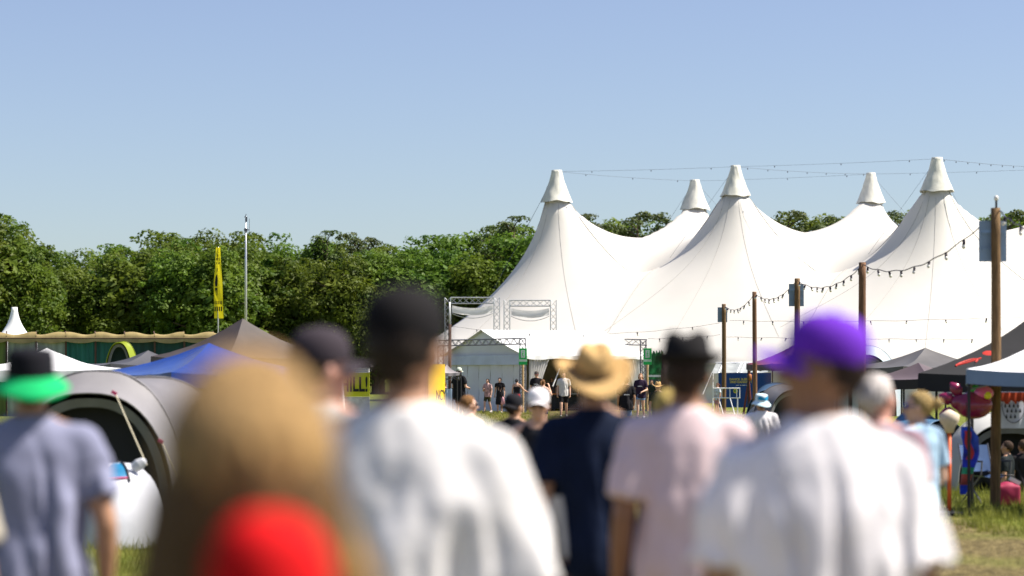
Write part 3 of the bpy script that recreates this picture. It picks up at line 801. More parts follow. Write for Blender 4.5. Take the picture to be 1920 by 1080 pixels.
def fence():
    d = 100; gz = ground_z(d); s_ = d / F
    x0 = P(-150, 0, d).x; pitch = 55.5 * s_; n = 11
    off0 = P(13, 0, d).x - 3 * pitch
    root = thing('screened_walkway', 'long green screened walkway under a wavy tan canvas awning below the wood', 'fence', (off0, d, gz))
    M_tanc = mat('tan_canvas', (0.44, 0.34, 0.16), 0.8, 0.2, 3, trans=0.35)
    cols = [(0.012, 0.06, 0.045), (0.012, 0.05, 0.045), (0.10, 0.14, 0.035), (0.25, 0.30, 0.26), (0.26, 0.31, 0.28), (0.02, 0.13, 0.105), (0.02, 0.11, 0.09), (0.012, 0.045, 0.04), (0.01, 0.05, 0.045), (0.012, 0.055, 0.05), (0.015, 0.05, 0.045)]
    zt = P(0, 627, d).z - gz; zb_ = P(0, 640, d).z - gz
    for k in range(n):
        xa, xb = k * pitch, (k + 1) * pitch
        MB().tube([(xa, -0.05, 0), (xa, -0.05, zt - 0.06)], 0.04, 8).build('post', M_dpost, root)
        MB().tube([(xa, -0.05, zt - 0.05), (xa - 0.12, 0.5, zt + 0.12)], 0.03, 6).build('rafter', M_dpost, root)
        pts = []
        sag, ph = random.uniform(0.05, 0.12), random.uniform(0, 6)
        for i in range(6):
            for j in range(12):
                u = j / 11; t = i / 5
                z = zb_ + (zt - zb_) * min(1, t * 2) + (0.06 * math.sin(u * 5 + ph) * (t > 0.5)) - sag * 4 * u * (1 - u) * (1 - t) * 0.8
                pts.append((xa + (xb - xa) * u, -0.12 + 0.25 * t * t, z + 0.05 * (t > 0.55)))
        MB().grid(pts, 12, 6).build('awning', M_tanc, root, True)
        m = mat('screen_cloth_%d' % k, cols[k], 0.7, 0.35, 1.2, stretch=(4, 1, 0.3))
        pts = []
        for i in range(5):
            for j in range(22):
                u = j / 21; pts.append((xa + 0.03 + (pitch - 0.06) * u, 0.04 + (0.05 if k in (5, 6) else 0.015) * math.sin(u * (34 if k in (5, 6) else 9) + k), (zb_ + 0.12) * i / 4))
        MB().grid(pts, 22, 5).build('screen', m, root, True)
    MB().tube([(0, -0.1, zb_ + 0.13), (n * pitch, -0.1, zb_ + 0.12)], 0.022, 6).build('rail', M_dpost, root)
fence()

def pagoda(px, top, d, half, eave_z, label, neck=0.3):
    c = P(px, top, d); gz = ground_z(d); H = c.z - gz
    root = thing('pagoda_tent', label, 'tent', (c.x, d, gz))
    prof = []; seg = 32; rows = 16; pts = []
    for i in range(rows):
        t = i / (rows - 1)
        r = half * (1 - t) ** 2.2 + neck * 1.05 * (1 - 0.55 * t)
        for k in range(seg):
            an = 2 * math.pi * k / seg; q = 1 / max(abs(math.cos(an)), abs(math.sin(an))); q = 1 + (q - 1) * (1 - t) ** 2
            pts.append((r * q * math.cos(an), r * q * math.sin(an), eave_z + (H - eave_z) * t))
    m = MB().grid(pts, seg, rows, True); m.f.append(tuple((rows - 1) * seg + k for k in range(seg))); m.build('roof', M_marq, root, True)
    h = half + neck
    MB().add([(-h, -h, eave_z), (h, -h, eave_z), (h, h, eave_z), (-h, h, eave_z), (-h, -h, 0), (h, -h, 0), (h, h, 0), (-h, h, 0)], [(0, 1, 5, 4), (1, 2, 6, 5), (2, 3, 7, 6), (3, 0, 4, 7)]).build('wall', M_marq, root)
pagoda(27, 576, 118, 2.2, 2.3, 'white pointed pagoda tent peak rising over the tan awning at far left')

# ------------------------------------------------------------------ pop-up gazebos
def gazebo(px, top, d, half, eave_py, rz, color, label, val=0.22, sag=0.10, rough=0.55, name='gazebo', print_=None, valcol=None, half2=None, var=0.12, group=None, trans=0.0):
    c = P(px, top, d); gz = ground_z(d); H = c.z - gz; E = P(0, eave_py, d).z - gz
    root = thing(name, label, 'gazebo', (c.x, d, gz), math.radians(rz), group)
    hb = half2 or half
    m = mat('canvas_' + '_'.join(str(int(v * 1000)) for v in color), color, rough, var, 2.0, bump=0.25, bscale=4, trans=trans)
    mv = mat('valance_' + '_'.join(str(int(v * 1000)) for v in valcol), valcol, rough, var, 2.0) if valcol else m
    cor = [(-half, -hb), (half, -hb), (half, hb), (-half, hb)]
    mb = MB(); n = 10
    for i in range(4):
        a, b = np.array([*cor[i], E]), np.array([*cor[(i + 1) % 4], E]); ap = np.array([0, 0, H]); pts = []
        for r in range(n + 1):
            t = r / n
            for s_ in range(n + 1):
                u = s_ / n; p = (a + (b - a) * u) * (1 - t) + ap * t
                k = 4 * u * (1 - u)
                p = p - np.array([0, 0, sag * math.sin(math.pi * t) + 0.05 * k * (1 - t) ** 2 + 0.035 * k * math.sin(math.pi * t)])
                p[2] += 0.012 * mnoise.noise(Vector(p * 3)) if r < n else 0
                pts.append(p)
        mb.grid(pts, n + 1, n + 1)
    roof = mb.build('roof', m, root, True)
    mb = MB()
    for i in range(4):
        a, b = np.array([*cor[i], E]), np.array([*cor[(i + 1) % 4], E]); pts = []
        for s_ in range(17):
            u = s_ / 16; p = a + (b - a) * u; p[2] -= 0.05 * 4 * u * (1 - u); w_ = 0.012 * math.sin(s_ * 1.3)
            dn = np.array([p[0] * 1.008 + w_, p[1] * 1.008 + w_, p[2] - val]); pts += [p * np.array([1.004, 1.004, 1]), dn]
        mb.grid(pts, 2, 17)
    mb.build('valance', mv, root, True)
    for x, y in cor:
        MB().tube([(x * 0.97, y * 0.97, 0), (x * 0.97, y * 0.97, E - 0.02)], 0.025, 6).build('leg', mat('black_gazebo_frame', (0.02, 0.02, 0.022), .5), root)
    mb = MB()
    for i in range(4):
        (x, y), (x2, y2) = cor[i], cor[(i + 1) % 4]
        for s_ in range(2):
            z0, z1 = (E - 0.28, E - 0.05) if s_ else (E - 0.05, E - 0.28)
            mb.tube([(x * .96, y * .96, z0), ((x + x2) / 2 * .96, (y + y2) / 2 * .96, z1)], 0.012, 5); mb.tube([((x + x2) / 2 * .96, (y + y2) / 2 * .96, z1), (x2 * .96, y2 * .96, z0)], 0.012, 5)
    mb.build('scissor_frame', M_dalu, root)
    return root, (half, hb, E, H)

DK = (0.055, 0.052, 0.055)
gazebo(88, 652, 48, 1.5, 691, 8, (0.80, 0.80, 0.82), 'white pop-up gazebo behind the green brimmed hat')
gazebo(278, 657, 52, 1.15, 682, 25, (0.075, 0.075, 0.085), 'dark grey gazebo peak behind the blue canopy')
gazebo(455, 597, 50, 1.35, 668, 42, (0.055, 0.044, 0.04), 'tall charcoal gazebo peak behind the blonde woman', sag=0.12, var=.2)
gazebo(392, 643, 40, 1.34, 698, 34, (0.010, 0.045, 0.25), 'shiny blue gazebo canopy beside the grey tunnel tent', rough=0.18, sag=0.06)
gazebo(838, 683, 80, 0.42, 697, 10, (0.34, 0.31, 0.31), 'beige grey parasol canopy beside the yellow sign', val=0.1)
gazebo(1735, 652, 64, 1.5, 687, 20, (0.105, 0.10, 0.10), 'dark grey pop-up gazebo in front of the big tent, right')
gazebo(1722, 680, 56, 1.15, 708, 50, (0.10, 0.075, 0.085), 'plum grey gazebo in front of the dark grey one', valcol=(0.02, 0.02, 0.025))
gazebo(1496, 643, 92, 1.55, 682, 12, (0.17, 0.045, 0.055), 'maroon gazebo behind the purple cap', valcol=(0.05, 0.025, 0.025))
gz_big, dims = gazebo(1977, 560, 43, 2.25, 700, -13, (0.020, 0.020, 0.022), 'large black gazebo with a red emblem, rising to the right edge', sag=0.16, val=0.3, rough=0.9)
h1, h2, E1, H1 = dims
pr = MB()
def onroof(u, t, lift=0.012):      # point on the front slope: u across -1..1, t up
    a = np.array([-h1, -h2, E1]) * (1 - (u + 1) / 2) + np.array([h1, -h2, E1]) * (u + 1) / 2
    p = a * (1 - t) + np.array([0, 0, H1]) * t; k = 1 - u * u
    p[2] -= 0.16 * math.sin(math.pi * t) + 0.05 * k * (1 - t) ** 2 + 0.035 * k * math.sin(math.pi * t); p[2] += lift; p[1] -= 0.008 + lift; return p
pr.tube([onroof(-0.83 + 0.06 * math.cos(a), 0.22 + 0.075 * math.sin(a), 0.002) for a in np.linspace(0.3, 4.2, 18)], 0.016, 6)
pr.tube([onroof(-0.88 + 0.09 * t, 0.17 + 0.14 * t, 0.002) for t in np.linspace(0, 1, 8)], 0.018, 6)
pr.ell(onroof(-0.80, 0.385, 0.0), (0.11, 0.012, 0.085), RX(-0.95), 12, 8)
pr.build('red_emblem', mat('red_print', (0.50, 0.03, 0.02), .6), gz_big)
pw = MB()
pw.tube([onroof(-0.34 + 0.14 * t, 0.12 + 0.55 * t) for t in np.linspace(0, 1, 10)], [0.022 + 0.008 * math.sin(k) for k in range(10)], 6); pw.build('white_emblem', mat('grey_print', (0.30, 0.30, 0.30), .7), gz_big)
gz_w, dw = gazebo(1962, 632, 34, 1.08, 692, -12, (0.80, 0.81, 0.84), 'white gazebo with valance shade painted blue grey at the right edge', val=0.20, valcol=(0.16, 0.23, 0.36), sag=0.07)  # valance is white cloth, its shadow put into the blue grey colour
# ------------------------------------------------------------------ camping tents and stall clutter
def tunnel_tent(px, d, hoops, label, outer, hood, dark, rz=0, guys=(), name='tunnel_tent', door=True, tagc=(0.75, 0.08, 0.2)):
    c = P(px, 700, d); gz = ground_z(d)
    root = thing(name, label, 'tent', (c.x, d, gz), math.radians(rz))
    mo = mat('ripstop_%d_%d_%d' % tuple(int(v * 999) for v in outer), outer, 0.45, 0.10, 1.5, bump=0.35, bscale=5)
    mh = mat('ripstop_%d_%d_%d' % tuple(int(v * 999) for v in hood), hood, 0.45, 0.08, 1.5, bump=0.35, bscale=5)
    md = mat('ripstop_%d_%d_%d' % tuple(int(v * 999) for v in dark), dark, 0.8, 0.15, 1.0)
    n = 33
    def arch(h, k=0.0, inset=0.0):
        dx, dy, hw, ht = h; out = []
        for i in range(n):
            a = math.pi * (1 - i / (n - 1)); ca, sa = math.cos(a), math.sin(a)
            out.append((dx + math.copysign(abs(ca) ** 0.82, ca) * (hw - inset), dy + k, (abs(sa) ** 0.82) * (ht - inset)))
        return out
    for i in range(len(hoops) - 1):
        pts = []; m_ = 7
        for r in range(m_):
            t = r / (m_ - 1); h = tuple(hoops[i][q] + (hoops[i + 1][q] - hoops[i][q]) * t for q in range(4))
            ring = np.array(arch(h)); cen = np.array([h[0], h[1], 0]); f = 1 - 0.035 * math.sin(math.pi * t)
            ring = cen + (ring - cen) * np.array([f, 1, f])
            for k in range(n): ring[k] += 0.012 * np.array([mnoise.noise(Vector(ring[k] * 5)), 0, mnoise.noise(Vector(ring[k] * 5 + 7))])
            pts += list(ring)
        MB().grid(pts, n, m_, flip=True).build('roof_panel', mh if i == 0 else mo, root, True)
    last = arch(hoops[-1]); MB().add(last, [tuple(range(n))]).build('end_panel', mo, root)
    if door:
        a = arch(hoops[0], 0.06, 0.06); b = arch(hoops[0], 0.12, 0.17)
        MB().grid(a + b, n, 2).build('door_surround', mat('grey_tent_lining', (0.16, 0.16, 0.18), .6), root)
        MB().add(arch(hoops[0], 0.35, 0.10), [tuple(range(n))]).build('shade_panel', md, root)  # dark sheet across the arch, painted as the shade of the open interior
    for h in hoops[:-1]:
        MB().tube([(x, y - 0.004, z + 0.006) for x, y, z in arch(h)], 0.012, 5).build('hoop_sleeve', mh, root, True)
    for (ax, ay, az, bx, by, bz) in guys:
        MB().tube([(ax, ay, az), (bx, by, bz)], 0.008, 6).build('guy_line', mat('cream_cord', (0.55, 0.50, 0.36), .8), root)
        MB().box((ax - 0.02, ay - 0.02, az + 0.03), (0.07, 0.02, 0.04), RY(0.5)).build('guy_tag', mat('pink_tag', tagc, .6), root)
    return root
g1 = P(218, 741, 30); g2 = P(275, 872, 28.6); c0 = P(165, 700, 30)
tunnel_tent(165, 30, [(0, 0, 1.06, 1.70), (-0.02, 0.8, 1.12, 1.98), (0.5, 1.8, 1.2, 1.90), (1.2, 3.0, 1.0, 1.5), (1.6, 3.8, 0.7, 0.8)],
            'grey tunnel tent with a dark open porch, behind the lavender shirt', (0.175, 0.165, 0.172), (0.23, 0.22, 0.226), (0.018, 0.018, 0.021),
            guys=[(g1.x - c0.x, -0.02, g1.z - ground_z(30), g2.x - c0.x, g2.y - 30, g2.z - ground_z(28.6) + 0.0),
                  (0.92, -0.02, 1.08, 1.5, -0.9, 0.05)])
def popup_tent():
    d = 27.5; c = P(222, 700, d); gz = ground_z(d)
    root = thing('pop_up_tent', 'low white pop-up tent with a blue top patch beside the tall grass', 'tent', (c.x, d, gz))
    H = P(0, 868, d).z - gz; m = mat('white_popup_cloth', (0.56, 0.57, 0.62), .5, .06, 2, bump=.3, bscale=6)
    pts = []; nu, nv = 36, 14
    def at(t, a):
        r = math.cos(t * math.pi / 2) ** 0.75; z = math.sin(t * math.pi / 2) ** 0.9 * H
        return np.array([r * math.cos(a) * 0.52, r * math.sin(a) * 0.8, z])
    for i in range(nv):
        for j in range(nu): pts.append(at(i / (nv - 1) * 0.985, 2 * math.pi * j / nu) + 0.012 * mnoise.noise(Vector((i, j * .7, 3)) * .6))
    mb = MB().grid(pts, nu, nv, True); mb.f.append(tuple((nv - 1) * nu + k for k in range(nu))); mb.build('shell', m, root, True)
    pts = [at(t, a) * 1.012 for t in np.linspace(0.6, 0.92, 8) for a in np.linspace(-1.75, -1.05, 8)]
    MB().grid(pts, 8, 8).build('top_patch', mat('teal_blue_cloth', (0.01, 0.16, 0.32), .5), root, True)
    MB().tube([at(t, -1.0) * 1.02 for t in np.linspace(0.97, 0.55, 14)], 0.014, 6).build('zip_cover', M_black, root, True)
    MB().tube([at(0.6, a) * 1.02 for a in np.linspace(-1.75, -1.05, 10)], 0.008, 6).build('trim', mat('pink_tag', (0.75, 0.08, 0.2), .6), root, True)
    mb = MB().lathe([(0.03, 0), (0.075, 0.03), (0.085, 0.12), (0.06, 0.2), (0.02, 0.23)], seg=14); me = mb.mesh('x')
    o = link('rolled_flap', me, m, root); o.location = tuple(at(0.72, -0.75) * 1.02); o.rotation_euler = (0.3, 0.9, 0.4); o.scale = (0.8, 0.5, 0.8)
popup_tent()

# lime dome with dark patterned fly behind the walkway screens
tunnel_tent(222, 92, [(0, 0, 0.62, 2.95), (0.1, 0.6, 0.70, 3.0), (0.25, 1.6, 0.5, 2.0)], 'lime green dome shelter with a dark opening by the green screens', (0.12, 0.16, 0.015), (0.22, 0.27, 0.015), (0.012, 0.03, 0.028), name='dome_shelter')
tunnel_tent(1492, 70, [(0, 0, 0.95, 1.35), (0.1, 0.8, 1.1, 1.5), (0.2, 2.0, 0.8, 0.9)], 'dark grey dome tent right of the blue bucket hat', (0.07, 0.07, 0.08), (0.11, 0.11, 0.12), (0.02, 0.02, 0.025), rz=25,
            guys=[(0.75, -0.02, 0.8, 1.2, -0.8, 0.02)], tagc=(.5, .5, .5))
tunnel_tent(1446, 84, [(0, 0, 0.9, 1.2), (0.0, 0.8, 1.0, 1.45), (0.0, 1.9, 0.7, 0.9)], 'small blue and grey dome tent by the billboard', (0.03, 0.13, 0.30), (0.05, 0.10, 0.18), (0.02, 0.03, 0.05), rz=-20, name='dome_tent')
tunnel_tent(1622, 100, [(0, 0, 1.3, 2.55), (0.1, 0.9, 1.6, 2.95), (0.2, 2.6, 1.2, 2.2)], 'pale white dome shelter with a blue rim behind the bare post', (0.62, 0.66, 0.68), (0.38, 0.45, 0.50), (0.35, 0.40, 0.42), name='dome_shelter')
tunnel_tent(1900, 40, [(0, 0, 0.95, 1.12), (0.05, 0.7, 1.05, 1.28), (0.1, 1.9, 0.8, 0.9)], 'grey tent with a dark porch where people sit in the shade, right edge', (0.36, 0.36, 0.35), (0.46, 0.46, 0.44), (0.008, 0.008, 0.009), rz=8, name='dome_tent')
tunnel_tent(1985, 32.5, [(0, 0, 0.72, 0.45), (0.1, 0.6, 0.86, 0.62), (0.2, 1.6, 0.6, 0.45)], 'low dark grey tent sloping down at the bottom right edge', (0.16, 0.16, 0.17), (0.21, 0.21, 0.22), (0.02, 0.02, 0.02), rz=-70, door=False, name='low_tent')
tunnel_tent(1768, 41, [(0, 0, 0.75, 1.15), (0.1, 0.7, 0.85, 1.3), (0.15, 1.7, 0.6, 0.8)], 'blue and white tent behind the woman with blue sunglasses', (0.55, 0.57, 0.62), (0.07, 0.16, 0.28), (0.03, 0.05, 0.09), rz=40, name='dome_tent')

# blue billboard, pavilion behind it, barrier and tripod
def billboard():
    d = 110; a, b = P(1347, 699, d), P(1446, 764, d); gz = ground_z(d)
    root = thing('billboard', 'dark blue billboard with yellow lettering under the grey pavilion', 'sign', (a.x, d, gz))
    W = b.x - a.x; z0, z1 = b.z - gz, a.z - gz; s_ = d / F
    MB().box((W / 2, 0, (z0 + z1) / 2), (W, 0.05, z1 - z0)).build('board', mat('deep_blue_print', (0.004, 0.045, 0.20), .5, .1, 1), root)
    for x in (0.05, W - 0.05): MB().tube([(x, 0.08, 0), (x, 0.08, z1)], 0.04, 8).build('leg', M_alu, root)
    my = mat('yellow_lettering', (0.55, 0.45, 0.08), .6, .02)
    def py(y): return P(0, y, d).z - gz
    text('DANCE, SLEEP A', 5.6 * s_, ((1388 - 1347) * s_, -0.032, py(711.3)), my, root, bold=0.004)
    text('UND DANACH !', 5.6 * s_, ((1389 - 1347) * s_, -0.032, py(716.6)), my, root, bold=0.004)
    m = MB()
    x = 1380.0
    for wd in (6, 3, 7, 2, 5): m.box(((x + wd / 2 - 1347) * s_, -0.031, py(722.3)), (wd * s_ * .9, 0.006, 0.9 * s_)); x += wd + 1
    m.build('small_print', M_white, root)
    MB().lathe([(0.001, -0.005), (4.4 * s_, -0.005), (4.4 * s_, 0.005), (0.001, 0.005)], seg=24).mesh
    o = MB().lathe([(0.005, -0.006), (4.4 * s_, -0.006), (4.4 * s_, 0.006), (0.005, 0.006)], seg=24).build('round_emblem', my, root); o.location = ((1379 - 1347) * s_, -0.034, py(733)); o.rotation_euler = (math.pi / 2, 0, 0)
    o = MB().lathe([(0.005, -0.006), (2.2 * s_, -0.006), (2.2 * s_, 0.006), (0.005, 0.006)], seg=20).build('round_emblem', mat('green_print', (.1, .25, .05), .6), root); o.location = ((1378 - 1347) * s_, -0.042, py(733)); o.rotation_euler = (math.pi / 2, 0, 0)
billboard()
def pavilion():
    d = 112; gz = ground_z(d); a = P(1335, 699, d); s_ = d / F
    root = thing('lean_to_pavilion', 'grey canvas lean-to roof with white struts above the billboard', 'pavilion', (a.x, d, gz))
    z0 = a.z - gz; z1 = P(0, 680, d).z - gz; W = 105 * s_
    pts = [(W * j / 20 + 0.35 * i / 6, 0.2 + 1.6 * i / 6, z0 + (z1 - z0) * i / 6 - 0.03 * math.sin(j * 1.2)) for i in range(7) for j in range(21)]
    MB().grid(pts, 21, 7).build('roof', mat('grey_canvas', (0.30, 0.32, 0.32), .7, .15, 2), root, True)
    for x in (0.12, 0.45, 0.52, 0.80): MB().tube([(W * x, 0.12, z0 - 0.02), (W * x + 0.36, 1.75, z1 + 0.03)], 0.03, 6).build('strut', M_white, root)
    for x in (0.02, 0.98): MB().tube([(W * x, 0.2, 0), (W * x, 0.2, z0)], 0.04, 6).build('post', M_white, root)
    MB().tube([(0, 0.2, z0), (-0.45, -0.2, z0 - 1.0)], 0.025, 6).build('stay', M_white, root)
    MB().tube([(0.3, 1.8, z1), (W + 0.3, 1.8, z1)], 0.04, 6).build('ridge_pole', M_white, root)
pavilion()
def barrier():
    d = 100; gz = ground_z(d); s_ = d / F; a = P(1337, 727, d); q = lambda y: P(0, y, d).z - gz
    root = thing('crowd_barrier', 'white tubular railing before the blue billboard', 'barrier', (a.x, d, gz))
    W = 51 * s_; m = MB()
    for y in (728, 746): m.tube([(0, 0, q(y)), (W, 0, q(y))], 0.022, 6)
    for x in (0.005, 0.32, 0.62, 0.87, 0.98): m.tube([(W * x, 0, q(746)), (W * x, 0, q(728))], 0.018, 6)
    m.build('rails', M_white, root)
    for x in (0.2, 0.62): MB().tube([(W * x, 0, q(746)), (W * (x + .17), -0.3, 0)], 0.022, 6).build('leg', M_white, root)
    MB().tube([(W * .9, 0, q(746)), (W * .9, 0.0, 0)], 0.03, 6).build('leg', M_alu, root)
    t = thing('kerb_board', 'pale low edging board on the grass below the white railing', 'board', (P(1366, 0, 98).x, 98, ground_z(98)), 0.05)
    MB().box((0, 0, 0.06), (1.5, 0.08, 0.12)).build('plank', mat('pale_plank', (.5, .45, .35), .8, .2, 5), t)
    tr = thing('timber_tripod', 'dark red timber tripod with a hanging lantern before the billboard', 'tripod', (P(1403, 0, 103).x, 103, ground_z(103)))
    mr = mat('dark_red_timber', (0.13, 0.035, 0.028), .8, .3, 6); zt = P(0, 690, 103).z - ground_z(103)
    for x, y in ((-0.22, -0.1), (0.12, -0.2), (0.1, 0.4)): MB().tube([(x, y, 0), (x * -0.3 + 0.02, 0, zt)], [0.05, 0.035], 7).build('leg', mr, tr)
    MB().lathe([(0.02, 0.16), (0.1, 0.12), (0.1, -0.12), (0.03, -0.16)], (0.05, 0, zt - 0.4), 10).build('lantern', mat('amber_lantern', (.35, .12, .03), .5), tr, True)
barrier()
def props():
    d = 120; gz = ground_z(d); s_ = d / F; q = lambda y: P(0, y, d).z - gz
    a = P(1232, 700, d)
    root = thing('ragged_screen', 'green ragged topped cloth screen right of the exit sign', 'screen', (a.x, d, gz))
    pts = []
    for i in range(12):
        for j in range(14):
            u = j / 13; t = i / 11; top = q(660) + 0.10 * math.sin(j * 2.3)
            wd = (0.34 + 0.22 * (1 - t)); pts.append((-wd + 2 * wd * u, 0.06 * math.sin(u * 14), top * t))
    MB().grid(pts, 14, 12).build('cloth', mat('mottled_green_cloth', (0.02, 0.16, 0.05), .7, .7, 4), root, True)
    MB().tube([(0, .1, 0), (0, .1, q(662))], .05, 6).build('pole', M_dpost, root)
    b = P(1247, 700, d); r = thing('horned_gate', 'dark timber gate with two horn shaped posts behind the trilby', 'gate', (b.x, d, gz))
    mb = MB()
    for sx in (-1, 1): mb.tube([(sx * 0.1, 0, q(672)), (sx * 0.14, 0, q(664)), (sx * 0.2, 0, q(656))], [0.09, 0.05, 0.01], 7)
    mb.build('horn', M_dpost, r, True)
    MB().tube([(0, 0, 0), (0, 0, q(668))], [0.32, 0.16], 9).build('post', mat('dark_carved_timber', (0.05, 0.03, 0.03), .8, .4, 5), r, True)
    for y in (667, 672): MB().tube([(-0.4, 0.1, q(y)), (0.6, 0.1, q(y))], 0.03, 6).build('rail', M_dpost, r)
    c = P(1226, 700, 114); r = thing('counter_booth', 'small pale booth with a grey window below the green screen', 'booth', (c.x, 114, ground_z(114)))
    qq = lambda y: P(0, y, 114).z - ground_z(114)
    MB().box((0, 0, qq(712) / 2), (0.5, 0.4, qq(712))).build('body', mat('booth_grey', (.25, .30, .29), .6, .1), r)
    MB().box((0, -0.05, qq(705)), (0.62, 0.6, 0.09)).build('roof', M_white, r)
    MB().box((0, -0.21, qq(716)), (0.4, 0.02, 0.25)).build('window', mat('booth_window', (.05, .08, .08), .2, .1), r)
props()

# yellow stall signs
def stall_signs():
    d = 62; s_ = d / F; gz = ground_z(d); q = lambda y: P(0, y, d).z - gz
    a = P(612, 700, d); root = thing('food_stall', 'stall with a yellow sign reading CHILL below white slats', 'stall', (a.x, d, gz))
    W = 81 * s_
    MB().box((W / 2, 0, (q(698) + q(743)) / 2), (W, 0.06, q(698) - q(743))).build('yellow_board', mat('lime_yellow_board', (0.52, 0.53, 0.015), .5, .12, 2), root)
    text('CHILL!', 38 * s_, (78.5 * s_ , -0.04, q(722)), M_ink, root, sx=0.62, align='RIGHT', bold=0.012)
    for k, y in enumerate((689.5, 693, 696.5)): MB().box((W / 2, -0.03, q(y)), (W, 0.12, 1.6 * s_), RX(0.4)).build('slat', M_white, root)
    MB().box((W / 2, 0.02, (q(744) + 0) / 2), (W, 0.05, q(744))).build('counter_front', mat('grey_white_panel', (.55, .55, .54), .6, .25, 6), root)
    MB().box((W / 2, 0.5, q(686)), (W * 1.05, 1.2, 0.06)).build('roof', mat('stall_roof', (.06, .05, .05), .7), root)
    MB().tube([(25 * s_, -0.12, q(703)), (39 * s_, -0.35, 0.0)], [0.09, 0.06], 7).build('cloth_wrap', M_curtain, root)
    d = 58; s_ = d / F; gz = ground_z(d); c = P(817, 700, d); q = lambda y: P(0, y, d).z - gz
    r = thing('yellow_panel', 'yellow panel seen edge on with narrow black letters, right of the black cap', 'sign', (c.x, d, gz), math.radians(74))
    MB().box((0, 0, (q(683) + q(770)) / 2), (1.3, 0.06, q(683) - q(770))).build('board', mat('golden_yellow_board', (0.80, 0.50, 0.01), .5, .08, 2), r)
    text('NCY', 0.36, (0.30, -0.035, q(742)), M_ink, r)
    for x in (-0.6, 0.6): MB().tube([(x, 0.05, 0), (x, 0.05, q(690))], 0.03, 6).build('leg', M_dalu, r)
    t = thing('hanging_towel', 'pale blue towel hanging below the beige parasol', 'towel', (P(841, 0, 79).x, 79, ground_z(79)))
    pts = [(-0.12 + 0.24 * j / 8, 0.03 * math.sin(j * 1.4 + i * .2), 0.25 + 1.05 * i / 9) for i in range(10) for j in range(9)]
    MB().grid(pts, 9, 10).build('cloth', mat('pale_blue_cloth', (.45, .58, .72), .8, .25, 5, stretch=(3, 1, .4)), t, True)
    MB().tube([(-0.16, 0, 1.3), (0.16, 0, 1.3)], 0.015, 6).build('rail', M_black, t)
    MB().tube([(0.14, 0, 0), (0.14, 0, 1.3)], 0.015, 6).build('stand', M_black, t)
stall_signs()

